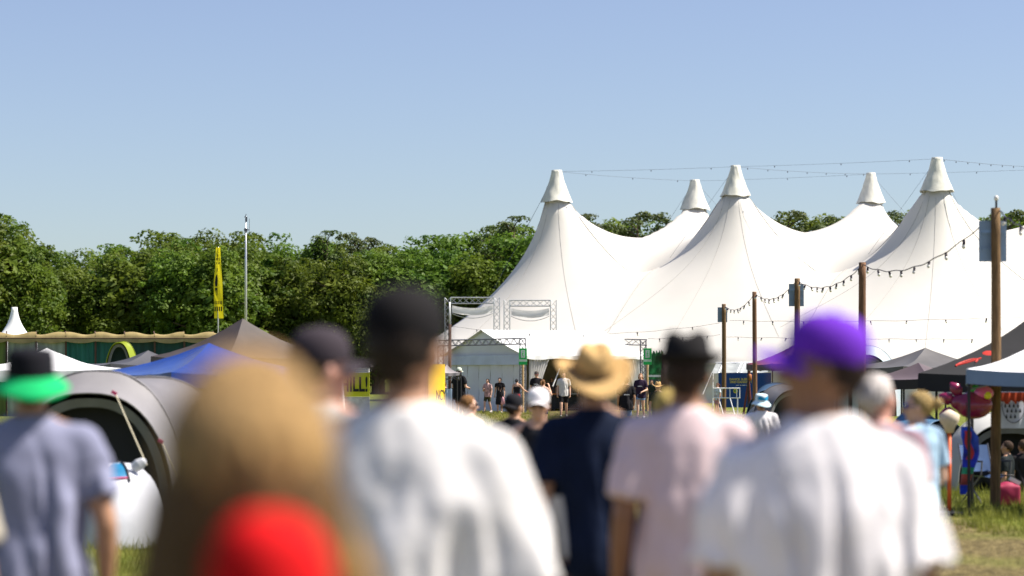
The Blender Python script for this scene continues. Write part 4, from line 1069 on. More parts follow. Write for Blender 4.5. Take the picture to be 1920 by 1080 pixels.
# right-hand stall: balloon, windsock, banner, chair, bag, parasol
def right_clutter():
    d = 34.5; gz = ground_z(d); s_ = d / F; q = lambda y: P(0, y, d).z
    c = P(1826, 757, d)
    r = thing('foil_balloon', 'plump pink foil fish balloon with a yellow eye tied under the white gazebo', 'balloon', tuple(c))
    mp = mat('shaded_pink_foil', (0.26, 0.015, 0.075), 0.22, .25, 5, spec=.7); mp2 = mat('hot_pink_foil', (0.75, 0.12, 0.38), 0.2, .2, 5, spec=.7)  # body foil darkened, the shade on the balloon is in its colour
    m = MB().ell((0, 0, -0.02), (0.27, 0.17, 0.20)); m.ell((-0.2, 0, 0.02), (0.14, 0.10, 0.12)); me = remesh(m.mesh('b'), 0.02, 4); link('body', me, mp, r)
    MB().ell((0.13, -0.02, 0.15), (0.15, 0.13, 0.11)).build('head', mp2, r, True)
    MB().ell((0.17, -0.13, 0.12), (0.055, 0.035, 0.055)).build('eye', mat('yellow_foil', (.75, .7, .03), .2, spec=.7), r, True)
    MB().ell((0.02, 0, 0.20), (0.075, 0.07, 0.07)).build('crest', mat('green_foil', (.02, .42, .05), .2, spec=.7), r, True)
    for k, (x, z) in enumerate(((-0.18, 0.18), (-0.28, 0.1), (-0.26, -0.06))):
        MB().lathe([(0.02, 0), (0.09, 0.07), (0.075, 0.16), (0.01, 0.24)], seg=10, sy=.5).build('fin', mp, r, True).matrix_local = Matrix.Translation((x, 0, z - .06)) @ Matrix.Rotation(-0.7 - 0.5 * k, 4, 'Y')
    MB().tube([(0, 0, 0.2), (0.02, 0.05, 0.6)], 0.004, 5).build('string', M_black, r)
    c = P(1812, 800, d - 0.3); H = c.z - q(925)
    r = thing('windsock', 'long rainbow fish windsock hanging beside the gazebo leg', 'windsock', (c.x, c.y, c.z))
    seg = [(0.0, 0.34, (0.010, 0.05, 0.45)), (0.34, 0.60, (0.01, 0.03, 0.50)), (0.60, 0.70, (0.02, 0.30, 0.14)), (0.70, 0.86, (0.32, 0.05, 0.03)), (0.86, 1.0, (0.01, 0.04, 0.42))]
    def ax(t): return np.array([0.07 * math.sin(t * 4.2) * (1 - .2 * t), 0.0, -H * t])
    for t0, t1, col in seg:
        pts = []
        for t in np.linspace(t0, t1, 8):
            rr = np.interp(t, [0, .15, .45, .75, .9, 1], [0.07, 0.115, 0.105, 0.07, 0.065, 0.04])
            for k in range(18):
                a = 2 * math.pi * k / 18; rq = rr * (1 + .12 * math.sin(5 * a + t * 9)); pts.append(ax(t) + np.array([rq * math.cos(a), rq * 0.6 * math.sin(a), 0]))
        MB().grid(pts, 18, 8, True).build('sock_segment', mat('silk_%d_%d' % (int(t0 * 100), int(col[2] * 100)), col, .6, .6, 6), r, True)
    pts = [ax(t) + np.array([-0.08 + 0.09 * u + .02 * math.sin(t * 20), -0.085, 0]) for t in np.linspace(.06, .48, 10) for u in (0, .4, .8, 1)]
    MB().grid(pts, 4, 10).build('belly_stripe', mat('red_silk', (.5, .03, .04), .6, .25, 4), r, True)
    MB().tube([(0, 0, 0), (0, 0, 0.35)], 0.006, 5).build('string', M_black, r)
    # watermelon banner
    d = 36; s_ = d / F; a = P(1874, 736, d); b = P(1985, 803, d)
    r = thing('hanging_banner', 'white hanging banner with a seeded melon slice and red fringe on top', 'banner', (a.x, d, b.z))
    W = b.x - a.x; Hh = a.z - b.z
    pts = [(W * j / 20, 0.02 * math.sin(j * .8), Hh * 0.74 * i / 6) for i in range(7) for j in range(21)]
    MB().grid(pts, 21, 7).build('cloth', mat('lavender_white_cloth', (.55, .56, .66), .8, .06), r, True)
    pts = [(W * j / 30, -0.03 - 0.02 * math.sin(j * 1.9), Hh * (0.72 + 0.28 * i / 4) + (0.03 * math.sin(j * 1.3) if i == 0 else 0)) for i in range(5) for j in range(31)]
    MB().grid(pts, 31, 5).build('fringe', mat('red_orange_cloth', (.38, .05, .015), .8, .4, 5), r, True)
    sd_ = MB()
    for row, (z, n) in enumerate(((.64, 4), (.50, 4), (.34, 3))):
        for k in range(n):
            x = (1884 - 1874 + 8 * k + (4 if row % 2 else 0)) * s_ + (8 * s_ if row == 2 else 0) * .3
            sd_.lathe([(.002, .03), (.012, 0), (.016, -.018), (.009, -.032)], (x, -0.035, Hh * z), 8, sy=.4)
    sd_.build('seed_print', M_ink, r)
    cx, cz = (1900 - 1874) * s_, Hh * .70
    MB().tube([(cx + 0.175 * math.cos(t), -.03, cz + 0.29 * math.sin(t)) for t in np.linspace(math.pi, 2 * math.pi, 24)], .006, 5).build('outline_print', M_ink, r)
    MB().tube([(0, 0.02, Hh), (W, 0.02, Hh)], .012, 6).build('rod', M_dalu, r)
    # folding chair
    d = 36.5; c = P(1850, 0, d); gz = ground_z(d)
    r = thing('camping_chair', 'empty blue folding camping chair behind the large signed post', 'chair', (c.x, d, gz), 0.4)
    mb_ = mat('navy_blue_canvas', (.06, .11, .24), .8, .15)
    pts = [(-.25 + .5 * j / 8, -.22 + .44 * i / 6, .42 - .04 * math.sin(math.pi * j / 8)) for i in range(7) for j in range(9)]
    MB().grid(pts, 9, 7).build('seat', mb_, r, True)
    pts = [(-.25 + .5 * j / 8, .24 + .12 * i / 6 + .04 * math.sin(math.pi * j / 8), .46 + .4 * i / 6) for i in range(7) for j in range(9)]
    MB().grid(pts, 9, 7).build('backrest', mb_, r, True)
    for sx in (-1, 1):
        MB().tube([(sx * .26, -.26, 0), (sx * .26, .24, .44), (sx * .26, .37, .88)], .012, 6).build('back_frame', M_dalu, r)
        MB().tube([(sx * .26, .28, 0), (sx * .26, -.24, .43), (sx * .26, -.26, .62)], .012, 6).build('leg', M_dalu, r)
        MB().box((sx * .27, -.02, .63), (.05, .48, .025)).build('armrest', M_black, r)
    c = P(1888, 0, 35.5); r = thing('cooler_bag', 'dark pink cooler bag on the ground in the shade right of the post', 'bag', (c.x, 35.5, ground_z(35.5)))
    m = MB().ell((0, 0, .18), (.2, .14, .19)); m.box((0, 0, .16), (.36, .24, .3)); link('body', remesh(m.mesh('b'), .025, 6), mat('dark_pink_nylon', (.32, .02, .07), .6, .1), r)
    MB().tube([(-.12, 0, .33), (-.1, 0, .45), (.1, 0, .45), (.12, 0, .33)], .015, 6).build('handle', M_black, r, True)
    MB().box((.12, .02, .37), (.16, .1, .06), RY(.5)).build('lid_flap', M_white, r)
    d = 33; c = P(1780, 0, d); gz = ground_z(d); q2 = lambda y: P(0, y, d).z - gz
    r = thing('folded_parasol', 'folded cream parasol on an orange pole beside the windsock', 'parasol', (c.x, d, gz))
    MB().tube([(0, 0, 0), (0, 0, q2(810))], .028, 8).build('pole', mat('orange_plastic', (.75, .14, .04), .5), r, True)
    MB().lathe([(.05, q2(812)), (.075, q2(800)), (.12, q2(790)), (.13, q2(778)), (.02, q2(768))], seg=14, sx=1.1).build('canopy', mat('cream_cloth', (.62, .52, .40), .8, .15), r, True)
    MB().lathe([(.2, 0), (.2, .05), (.05, .08)], seg=14).build('base', M_black, r)
right_clutter()
# ------------------------------------------------------------------ people
SKIN = {k: mat('skin_' + k, c, .5, .10, 9, bump=.08, bscale=60) for k, c in
        {'fair': (.60, .36, .25), 'tan': (.44, .24, .145), 'brown': (.30, .155, .09), 'pink': (.58, .31, .24)}.items()}
M_eyew = mat('eye_white', (.75, .73, .70), .2); M_iris = mat('dark_iris', (.03, .02, .015), .15)
HAIRM = {}
def hairm(c):
    k = tuple(c)
    if k not in HAIRM: HAIRM[k] = mat('hair_%d_%d_%d' % tuple(int(v * 999) for v in c), c, .55, .5, 14, bump=.7, bscale=26, stretch=(5, 5, .5), spec=.12)
    return HAIRM[k]
def clothm(c, var=.08):
    return mat('cloth_%d_%d_%d' % tuple(int(v * 999) for v in c), c, .85, var, 5, bump=.15, bscale=24, spec=.12)

def hand(mb, wrist, dirv, palm_n, side, curl=0.5, fat=1.0):
    """palm, four bent fingers of unequal length and a thumb leaving the side of the palm"""
    w_ = np.array(wrist, float); t = np.array(dirv, float); t /= np.linalg.norm(t)
    n = np.array(palm_n, float); n -= t * (n @ t); n /= np.linalg.norm(n); s_ = np.cross(t, n) * side
    mb.tube([w_ - t * .02, w_ + t * .03, w_ + t * .085], [.026, .034, .037], 10, ratio=.55, up=n, rounded=True)
    for k, (o, L) in enumerate(((.027, .072), (.009, .080), (-.009, .075), (-.026, .058))):
        b = w_ + t * .082 + s_ * o; p = [b]; ang = 0.15
        for f in (.42, .32, .26):
            ang += curl * (0.75 + 0.1 * k); b = b + (t * math.cos(ang) + n * math.sin(ang)) * L * f + s_ * o * .05; p.append(b)
        mb.tube(p, [.0092 * fat, .009 * fat, .0082 * fat, .0070 * fat], 8, rounded=True)
    b = w_ + t * .022 + s_ * .026
    mb.tube([b, b + (t * .6 + s_ * .7 + n * .25) * .036, b + (t * 1.25 + s_ * .75 + n * .6) * .048], [.0135 * fat, .0115 * fat, .009 * fat], 8, rounded=True)

ARM_L = ((-.232, -.03, 1.135), (-.245, .045, .885)); ARM_R = ((.232, -.03, 1.135), (.245, .045, .885))

def make_person(label, px, top, d, rot=0, skin='fair', shirt=None, pants=None, hair=None, hat=None, glasses=None, arms=None,
                stride=.0, yaw=0, pitch=0, hadd=.02, grp='festival visitors on the path', seed=0, wide=1.0, cup=None, gaze=True, zlift=0.0, sx=1.0, sit=None, shrug=None):
    q = P(px, top, d); gz = ground_z(d) + zlift; s_ = (q.z - gz) / (1.75 + hadd)
    near = d < 12; mid = d < 45
    vox = .0085 if near else (.0095 if mid else .015)
    arms = arms or {}
    aL, aR = arms.get('L', ARM_L), arms.get('R', ARM_R)
    rng = random.Random(seed + int(px))
    nt_ = np.array([0, .0, 1.52]); Hm = RZ(math.radians(yaw)) @ RX(math.radians(pitch))
    def up(z): t = min(1, max(0, (z - 1.10) / .28)); return z + .042 * t * t * (3 - 2 * t)
    shr = shrug or (0, 0)
    def hd(v): return (np.asarray(v, float).reshape(-1, 3) - nt_) @ Hm.T + nt_
    mb = MB()
    # torso
    rings = [(.84, .150, .110, 0), (.92, .168, .118, -.005), (1.0, .155, .108, 0), (1.08, .143, .100, .004), (1.18, .150, .106, .006), (1.28, .168, .114, .004), (1.36, .170, .106, -.004), (1.42, .140, .086, -.008), (1.455, .095, .07, -.008), (1.49, .064, .062, -.004)]
    pts = []
    for z, rx, ry, yo in rings:
        for k in range(20):
            a = 2 * math.pi * k / 20; pts.append((rx * wide * math.cos(a), yo + ry * wide * math.sin(a), up(z)))
    o = mb.n; mb.grid(pts, 20, len(rings), True); mb.f.append(tuple(o + k for k in range(20))[::-1]); mb.f.append(tuple(o + (len(rings) - 1) * 20 + k for k in range(20)))
    mb.tube([(0, -.006, 1.44), (0, .0, 1.51), tuple(hd((0, .008, 1.58))[0])], [.066, .057, .056], 14, rounded=True)
    # arms and hands
    for sd_, (e, w2) in ((-1, aL), (1, aR)):
        sh = np.array([sd_ * .178 * wide, -.006, 1.425 + shr[(sd_ + 1) // 2]]); e = np.array(e) * np.array([1 if wide < 1.1 else 1.08, 1, 1]); w2 = np.array(w2)
        mb.tube([(sd_ * .04, -.010, 1.50), (sd_ * .10, -.006, 1.462), sh], [.045, .052, .06], 12, rounded=True)
        mb.tube([sh, sh * .5 + e * .5, e], [.056, .050, .041], 12, rounded=True)
        mb.tube([e, e * .6 + w2 * .4, w2], [.041, .042, .027], 12, rounded=True)
        dv = w2 - e; pn = np.array([-sd_ * 1.0, .25, 0.0])
        if abs(dv[2]) < .12 * 1.0: pn = np.array([0, 0, -1.0])
        hand(mb, w2, dv, pn, -sd_ if abs(dv[2]) > .1 else sd_, .45, 1.0 if mid else 1.35)
    # legs
    ft = []
    for sd_ in (-1, 1):
        st = stride * sd_
        hip, kn, an = (sd_ * .088, 0, .88), (sd_ * .095, .04 + st * .55, .49), (sd_ * .10, st - (.05 if st < 0 else 0), .085 + (.04 if st < 0 else 0))
        if sit: hip, kn, an = (sd_ * .09, 0, .88), (sd_ * .13, .36, 1.16), (sd_ * .12, .56, .88)
        mb.tube([hip, tuple(np.array(hip) * .5 + np.array(kn) * .5), kn], [.088, .076, .056], 14, rounded=True)
        mb.tube([kn, tuple(np.array(kn) * .62 + np.array(an) * .38 + np.array([0, -.018, 0])), an], [.054, .055, .034], 14, rounded=True)
        mb.tube([(an[0], an[1] - .03, an[2] - .045), (an[0] + sd_ * .01, an[1] + .07, .04), (an[0] + sd_ * .02, an[1] + .15, .03)], [.036, .040, .030], 10, rounded=True)
        ft.append((hip, kn, an))
    # head: skull, jaw, nose, brow, cheeks, lips, ears
    hb = MB()
    hb.ell((0, -.006, 1.655), (.075, .094, .097)); hb.ell((0, .028, 1.60), (.056, .060, .082)); hb.ell((0, .055, 1.556), (.033, .034, .026))
    hb.tube([(0, .090, 1.662), (0, .104, 1.632), (0, .116, 1.612)], [.008, .011, .014], 8, rounded=True); hb.ell((0, .100, 1.608), (.018, .012, .010), nu=8, nv=6)
    hb.ell((0, .076, 1.672), (.048, .016, .012), nu=10, nv=6); hb.ell((0, .083, 1.578), (.024, .010, .010), nu=8, nv=6)
    for sd_ in (-1, 1):
        hb.ell((sd_ * .038, .064, 1.618), (.024, .024, .022), nu=8, nv=6)
        hb.ell((sd_ * .079, -.004, 1.632), (.011, .022, .034), RZ(sd_ * -.35), 10, 8)
    V = np.concatenate(hb.v); mb.add(hd(V), hb.f)
    me = remesh(mb.mesh('body'), vox, 3)
    ob = link('person', me, SKIN[skin]); ob.location = (q.x, d, gz); ob.rotation_euler = (0, 0, math.radians(rot)); ob.scale = (s_ * sx, s_ * sx, s_)
    tag(ob, label, 'person', grp)
    def child(name, me2, m, par=None): return link(name, me2, m, par or ob)
    def hchild(name, mbx, m, par=None, smooth=True):
        V = hd(np.concatenate(mbx.v)); r = MB().add(V, mbx.f); return child(name, r.mesh(name, smooth), m, par)
    if mid and not glasses and gaze:
        for sd_ in (-1, 1):
            e = hchild('eye', MB().ell((sd_ * .032, .080, 1.647), (.013, .010, .009), nu=10, nv=8), M_eyew); hchild('iris', MB().ell((sd_ * .032, .0885, 1.647), (.0055, .003, .0055), nu=8, nv=6), M_iris, e)
    # clothes
    def wrinkle(me2, amp, sc, zfade=None):
        v = getco(me2); nn = np.empty(len(v) * 3); me2.vertices.foreach_get('normal', nn); nn = nn.reshape(-1, 3)
        off = Vector((seed * 3.3 + px, 0, 0)); dv = np.array([mnoise.noise(Vector((p[0] * sc, p[1] * sc, p[2] * sc * .28)) + off) + .5 * mnoise.noise(Vector((p[0] * sc * 2.2, p[1] * sc * 2.2, p[2] * sc * .9)) + off) for p in v])
        cr = np.array([max(0., 1 - abs(mnoise.noise(Vector((p[0] * sc * .9 + p[2] * .8, p[1] * sc * .9, p[2] * sc * .16)) - off)) * 5.5) for p in v])
        dv = dv - .9 * cr
        fade = np.clip((1.46 - v[:, 2]) / .25, .15, 1.0)
        v = v + nn * (dv * amp * fade)[:, None]; setco(me2, v)
    if shirt:
        kind, col = shirt['kind'], shirt['col']; L = shirt.get('loose', 1.0); hem = shirt.get('hem', .80)
        rr = [(hem, .178 * L, .130 * L, 0), (.95, .180 * L, .132 * L, -.004), (1.08, .172 * L, .122 * L, 0), (1.18, .174 * L, .125 * L, .003), (1.28, .180 * (1 + (L - 1) * .7), .127 * (1 + (L - 1) * .6), .003), (1.36, .180, .118, -.004), (1.418, .150, .098, -.008), (1.462, .102, .082, -.008), (1.487, .078, .073, -.006)]
        if kind == 'dress': rr = [(hem, .21 * L, .17 * L, 0), (.80, .19, .15, 0)] + rr[1:]
        if kind in ('tank', 'strap'): rr = [r for r in rr if r[0] < 1.42]; rr += [(1.405, .128, .094, -.006), (1.425, .105, .085, -.008)]
        if kind == 'strap': rr = [r for r in rr if r[0] < 1.30] + [(1.30, .176, .122, .003), (1.325, .172, .116, .002)]
        cb = MB(); pts = []
        for z, rx, ry, yo in rr:
            for k in range(28):
                a = 2 * math.pi * k / 28; pts.append((rx * wide * math.cos(a), yo + ry * wide * math.sin(a), up(z)))
        o = cb.n; cb.grid(pts, 28, len(rr), True); cb.f.append(tuple(o + k for k in range(28))[::-1]); cb.f.append(tuple(o + (len(rr) - 1) * 28 + k for k in range(28)))
        if kind in ('tank', 'strap'):
            for sd_ in (-1, 1): cb.tube([(sd_ * .085, .09, 1.35), (sd_ * .092, .05, 1.475), (sd_ * .092, -.03, 1.498), (sd_ * .085, -.10, 1.37)], .024 if kind == 'tank' else .013, 8, rounded=True)
        else:
            fr = shirt.get('sl', {'tee': .70, 'long': 1.0, 'dress': .5}[kind])
            for sd_, (e, w2) in ((-1, aL), (1, aR)):
                sh = np.array([sd_ * .172 * wide, -.006, 1.422 + shr[(sd_ + 1) // 2]]); e = np.array(e) * np.array([1 if wide < 1.1 else 1.08, 1, 1])
                cb.tube([(sd_ * .035, -.010, 1.478), (sd_ * .09, -.006, 1.448), sh], [.060, .068, .078], 12, rounded=True)
                sl = .080 * (1 + (L - 1) * .8)
                en = sh + (e - sh) * fr
                cb.tube([sh, sh * .5 + en * .5, en], [.077, sl * .98, sl], 14)
                if kind == 'long': cb.tube([e, np.array(w2) * .97 + e * .03], [.062, .045], 12, rounded=True)
        sm = remesh(cb.mesh('shirt'), .011 if mid else .018, 14 if mid else 5)
        wrinkle(sm, shirt.get('wr', .013) * 1.5, 8.0)
        so_ = child('dress' if kind == 'dress' else 'shirt', sm, clothm(col, shirt.get('var', .08)))
        if shirt.get('mark'):
            mk = MB(); sgn = shirt.get('markside', 1); z0 = shirt.get('markz', 1.26); ext = .128 * (1 + (L - 1) * .6) + .012
            for k in range(5): mk.box((-.07 + .035 * k, sgn * ext, z0 + .004 * (k % 2)), (.024, .012, .034))
            mk.build('chest_print', M_white, so_)
    if pants:
        kind, col = pants['kind'], pants['col']; pb = MB()
        if kind == 'skirt':
            pts = []; zz = pants.get('hem', .5)
            for z, rx in ((zz, .20), (.7, .195), (.9, .18), (1.02, .162)):
                for k in range(24): a = 2 * math.pi * k / 24; pts.append((rx * math.cos(a), .75 * rx * math.sin(a), z))
            o = pb.n; pb.grid(pts, 24, 4, True); pb.f.append(tuple(range(24))[::-1]); pb.f.append(tuple(72 + k for k in range(24)))
        else:
            pb.ell((0, 0, .92), (.172 * wide, .125 * wide, .12))
            for hip, kn, an in ft:
                hip, kn, an = map(np.array, (hip, kn, an))
                f = {'shorts': .80, 'hotpants': .42, 'trousers': 1}[kind]
                pb.tube([hip, hip * .5 + (hip + (kn - hip) * f) * .5, hip + (kn - hip) * f], [.100, .092, .080 if kind == 'shorts' else .088], 14, rounded=(kind == 'trousers'))
                if kind == 'trousers': pb.tube([kn, kn * .5 + an * .5, an], [.076, .068, .058], 14, rounded=True)
        pm_ = remesh(pb.mesh('trousers'), .014 if mid else .02, 3)
        wrinkle(pm_, .008, 10)
        child({'shorts': 'shorts', 'hotpants': 'shorts', 'trousers': 'trousers', 'skirt': 'skirt'}[kind], pm_, clothm(col, .2))
    for hip, kn, an in ft:
        sb = MB().tube([(an[0], an[1] - .045, an[2] - .05), (an[0], an[1] + .05, .045), (an[0] + (.015 if an[0] > 0 else -.015), an[1] + .16, .035)], [.046, .048, .036], 10, rounded=True)
        sb.box((an[0], an[1] + .05, .008), (.085, .25, .02)); sm = remesh(sb.mesh('shoe'), .014 if mid else .02, 2); child('shoe', sm, clothm((.03, .028, .03) if rng.random() < .6 else (.45, .44, .42)))
    # hair
    if hair:
        kind, hc = hair['kind'], hairm(hair['col']); hb = MB()
        nu, nv = 40, 24; pts = []
        for i in range(nv + 1):
            t = max(.03, min(math.pi - .03, math.pi * i / nv))
            for k in range(nu):
                a = 2 * math.pi * k / nu; x, y, z = math.sin(t) * math.cos(a), math.sin(t) * math.sin(a), -math.cos(t)
                line = 1.715 if y > .45 else (1.64 if y > -.1 else (1.60 if abs(x) > .5 and y > -.5 else 1.545))
                n = 1 + .05 * mnoise.noise(Vector((x * 5, y * 5, z * 2 + seed)))
                vol = hair.get('vol', 1.0)
                p = np.array([x * .084 * n * vol, -.012 + y * .103 * n * vol, 1.66 + z * .103 * n * vol])
                if p[2] < line: p = np.array([x * .06, -.012 + y * .075, max(p[2], line - .03)])
                pts.append(p)
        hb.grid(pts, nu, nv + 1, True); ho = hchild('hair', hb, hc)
        if kind in ('long', 'pony', 'bun'):
            lb = MB()
            if kind == 'bun': lb.ell((0, -.135, 1.665), (.045, .042, .045)); lb.tube([(0, -.10, 1.66), (0, -.13, 1.665)], .03, 8)
            elif kind == 'pony': lb.tube([(0, -.10, 1.69), (0, -.15, 1.67), (.01, -.165, 1.58), (.02, -.13, 1.46)], [.022, .032, .036, .012], 10, rounded=True)
            else:
                zl = hair.get('len', 1.3); pts = []; rows = 18
                for i in range(rows):
                    t = i / (rows - 1); z0 = hair.get('z0', 1.70); z = z0 + (zl - z0) * t
                    rx = np.interp(t, [0, .12, .3, .6, 1], [.066, .092, .100, .100, .084]) * hair.get('vol2', hair.get('vol', 1)); ry = np.interp(t, [0, .3, 1], [.088, .085, .045]) * hair.get('vol2', 1); yc = np.interp(t, [0, .4, 1], [-.02, -.05, hair.get('back', -.105)])
                    for k in range(30):
                        a = 2 * math.pi * k / 30; n = 1 + .07 * math.sin(a * 9 + t * 3) + .05 * mnoise.noise(Vector((math.cos(a) * 3, math.sin(a) * 3, t * 3)))
                        y = yc + ry * math.sin(a) * n
                        pts.append((rx * math.cos(a) * n, min(y, .035 - .06 * t), z))
                lb.grid(pts, 30, rows, True); n0 = lb.n; lb.f.append(tuple(n0 - 30 + k for k in range(30)))
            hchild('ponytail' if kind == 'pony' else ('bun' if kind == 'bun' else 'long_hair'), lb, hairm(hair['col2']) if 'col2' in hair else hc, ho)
    # hats
    if hat:
        kind, hc = hat['kind'], hat['col']; tl = math.radians(hat.get('tilt', 0)); Rt = RX(tl); pv = np.array([0, 0, 1.69])
        mh = clothm(hc, .12)
        def hat_mb(m): V = np.concatenate(m.v); V = (V - pv) @ Rt.T + pv; return MB().add(V, m.f)
        def ring_surface(prof, seg=40, fn=None):
            pts = []
            for r, z in prof:
                for k in range(seg):
                    a = 2 * math.pi * k / seg; p = np.array([r * .92 * math.cos(a), -.008 + r * 1.08 * math.sin(a), z])
                    if fn: p = fn(p, a, r)
                    pts.append(p)
            m = MB().grid(pts, seg, len(prof), True); return m
        if kind == 'cap':
            prof = [(.096, 1.668), (.0985, 1.69), (.097, 1.715), (.090, 1.742), (.074, 1.765), (.048, 1.780), (.02, 1.785), (.004, 1.786)]
            co = hchild('cap', hat_mb(ring_surface(prof)), mh)
            sg = -1 if hat.get('back') else 1; pts = []; nr, ns = 7, 17
            for lay in (0, 1):
                for i in range(nr):
                    for k in range(ns):
                        u = -1 + 2 * k / (ns - 1); a = u * 1.12; t = i / (nr - 1)
                        x0, y0 = .090 * math.sin(a), .102 * math.cos(a) - .008; L = hat.get('peak', .080) * math.cos(u * 1.25) ** .6 if abs(u) < 1 else 0.0
                        pts.append((x0 * (1 + .05 * t), sg * (y0 + L * t) - (0 if sg > 0 else .016), 1.674 - .012 * t - .034 * u * u - lay * .005))
            vm = MB().grid(pts[:nr * ns], ns, nr); vm.grid(pts[nr * ns:], ns, nr, flip=True)
            hchild('visor', hat_mb(vm), clothm(hat.get('visor', hc), .1), co)
            hchild('button', hat_mb(MB().ell((0, -.008, 1.788), (.009, .009, .006), nu=8, nv=5)), mh, co)
        elif kind == 'bucket':
            prof = [(.101, 1.668), (.100, 1.70), (.096, 1.755), (.088, 1.775), (.05, 1.782), (.004, 1.784)]
            co = hchild('bucket_hat', hat_mb(ring_surface(prof)), mh)
            prof = [(.100, 1.676), (.125, 1.655), (.150, 1.628), (.158, 1.618), (.1545, 1.614), (.12, 1.645), (.099, 1.664)]
            bm = hat_mb(ring_surface(prof, fn=lambda p, a, r: p + np.array([0, 0, .012 * math.sin(a * 2 + 1) * (r - .1) / .05])))
            hchild('brim', bm, clothm(hat.get('brim', hc), .1), co)
            if hat.get('patch'):
                pp = MB()
                pts = [np.array([.0975 * .92 * math.cos(a) * 1.05, -.008 + .0985 * 1.08 * math.sin(a) * 1.05, 1.70 + (.05 + .012 * math.sin(a * 5)) * t]) for t in (0, .5, 1) for a in np.linspace(-2.6, -.5, 16)]
                pp.grid(pts, 16, 3); hchild('patch', hat_mb(pp), clothm(hat['patch'], .2), co)
        elif kind in ('trilby', 'straw'):
            big = kind == 'straw'; br = hat.get('r', .178 if big else .142)
            ch = .125 if big else .115
            def pinch(p, a, r):
                k = max(0, (p[2] - 1.72) / (ch - .03)); p = p.copy(); p[0] *= 1 - .20 * k * max(0, math.sin(a)); p[2] -= .022 * k * math.exp(-(p[0] / .03) ** 2) * (1 if r < .09 else .3); return p
            prof = [(.100, 1.690), (.0985, 1.72), (.092, 1.75), (.084, 1.69 + ch - .025), (.07, 1.69 + ch - .006), (.045, 1.69 + ch), (.02, 1.69 + ch - .006), (.004, 1.69 + ch - .008)]
            mS = mat('straw_weave', (.58, .37, .145), .7, .18, 16, bump=.7, bscale=120) if big else mh
            co = hchild('straw_hat' if big else 'trilby_hat', hat_mb(ring_surface(prof, fn=pinch)), mS)
            def curl(p, a, r):
                f = max(0, (r - .10) / (br - .10)); p = p.copy()
                p[2] += (.040 * f * f * math.cos(a) ** 2 + (.040 * f * f if math.sin(a) < 0 else -.022 * f) * math.sin(a) ** 2) if not big else (.034 * f ** 1.6 * math.cos(a) ** 2 + .012 * f * math.sin(a * 2 + 1) - .022 * f * math.sin(a) ** 2); return p
            prof = [(.099, 1.694), (.12, 1.687), ((.1 + br) / 2, 1.685), (br - .004, 1.686), (br, 1.682), (br - .004, 1.679), (.12, 1.681), (.099, 1.683)]
            hchild('brim', hat_mb(ring_surface(prof, 56, curl)), mS, co)
            prof = [(.1015, 1.694), (.1015, 1.715), (.0995, 1.722)]
            hchild('hat_band_and_shade', hat_mb(ring_surface(prof)), clothm(hat.get('band', (.25, .16, .07) if big else (.008, .008, .009)), .1), co)  # real band on the trilby; on straw hats a painted strip of shadow
    if glasses:
        gm = MB()
        for sd_ in (-1, 1):
            gm.ell((sd_ * .036, .093, 1.647), (.031, .010, .023), RZ(sd_ * -.25), 12, 8); gm.tube([(sd_ * .064, .083, 1.652), (sd_ * .078, .03, 1.652), (sd_ * .082, -.015, 1.642)], .0035, 6)
        gm.tube([(-.012, .101, 1.652), (.012, .101, 1.652)], .004, 6)
        hchild('sunglasses', gm, mat('lens_%d_%d_%d' % tuple(int(v * 999) for v in glasses), glasses, .12, .05, spec=.7))
    return ob

W_ = (.80, .79, .79)
TEE = lambda col, loose=1.0, **k: dict(kind='tee', col=col, loose=loose, **k)
SH = lambda col: dict(kind='shorts', col=col)
TR = lambda col: dict(kind='trousers', col=col)
# --- the crowd in front, walking away
make_person('person in a lavender grey shirt and a black bucket hat with green brim', 58, 650, 8.6, 4, 'tan', TEE((.24, .25, .36), 1.12, wr=.022, var=.14), SH((.03, .035, .06)), dict(kind='short', col=(.05, .03, .02)),
            dict(kind='bucket', col=(.010, .010, .014), brim=(.01, .42, .13), tilt=6), arms={'R': ((.262, -.03, 1.12), (.275, .04, .88))}, wide=1.12, hadd=.035, seed=1)
blonde = make_person('blonde long haired person in a red top, nearest to the camera', 472, 655, 2.75, -75, 'fair', TEE((.55, .006, .008), .92, sl=.16), SH((.06, .08, .14)), dict(kind='long', col=(.33, .205, .085), col2=(.105, .060, .024), z0=1.68, vol=1.30, vol2=1.34, len=1.08, back=-.03), yaw=68, hadd=.044, seed=2,  # darker second hair colour paints the shade of the under-hair into the lengths
            arms={'R': ((.25, .04, 1.16), (.22, .20, .98))}, shrug=(0, .108))
hl = MB()
for k in range(4):
    y0 = .085 + .012 * k
    hl.tube([(.03 - .015 * k, y0 - .03, 1.62), (.06, y0, 1.56 - .01 * k), (.07 + .01 * k, y0 + .015, 1.46), (.06, y0 + .012 * k, 1.40 + .02 * k)], [.012, .018, .016, .006], 8, rounded=True)
hl.build('hair_lock', hairm((.33, .195, .062)), blonde, True)
make_person('person in a dark navy cap looking right, half hidden by the blonde hair', 604, 613, 8.0, -25, 'pink', TEE((.42, .42, .44), 1.05), SH((.04, .04, .05)), dict(kind='short', col=(.08, .05, .03)), dict(kind='cap', col=(.040, .032, .040)), yaw=-42, hadd=.035, seed=3)
make_person('person in a black cap and a loose white shirt at the centre of the crowd', 760, 535, 5.27, -8, 'tan', TEE((.80, .78, .77), 1.22, wr=.022, hem=.74, sl=1.0), SH((.05, .05, .06)), dict(kind='short', col=(.03, .022, .018)),
            dict(kind='cap', col=(.011, .010, .011), visor=(.011, .010, .011)), yaw=-14, wide=1.07, hadd=.035, seed=4, shrug=(-.02, -.02), arms={'R': ((.262, .0, 1.12), (.27, .10, .885))})
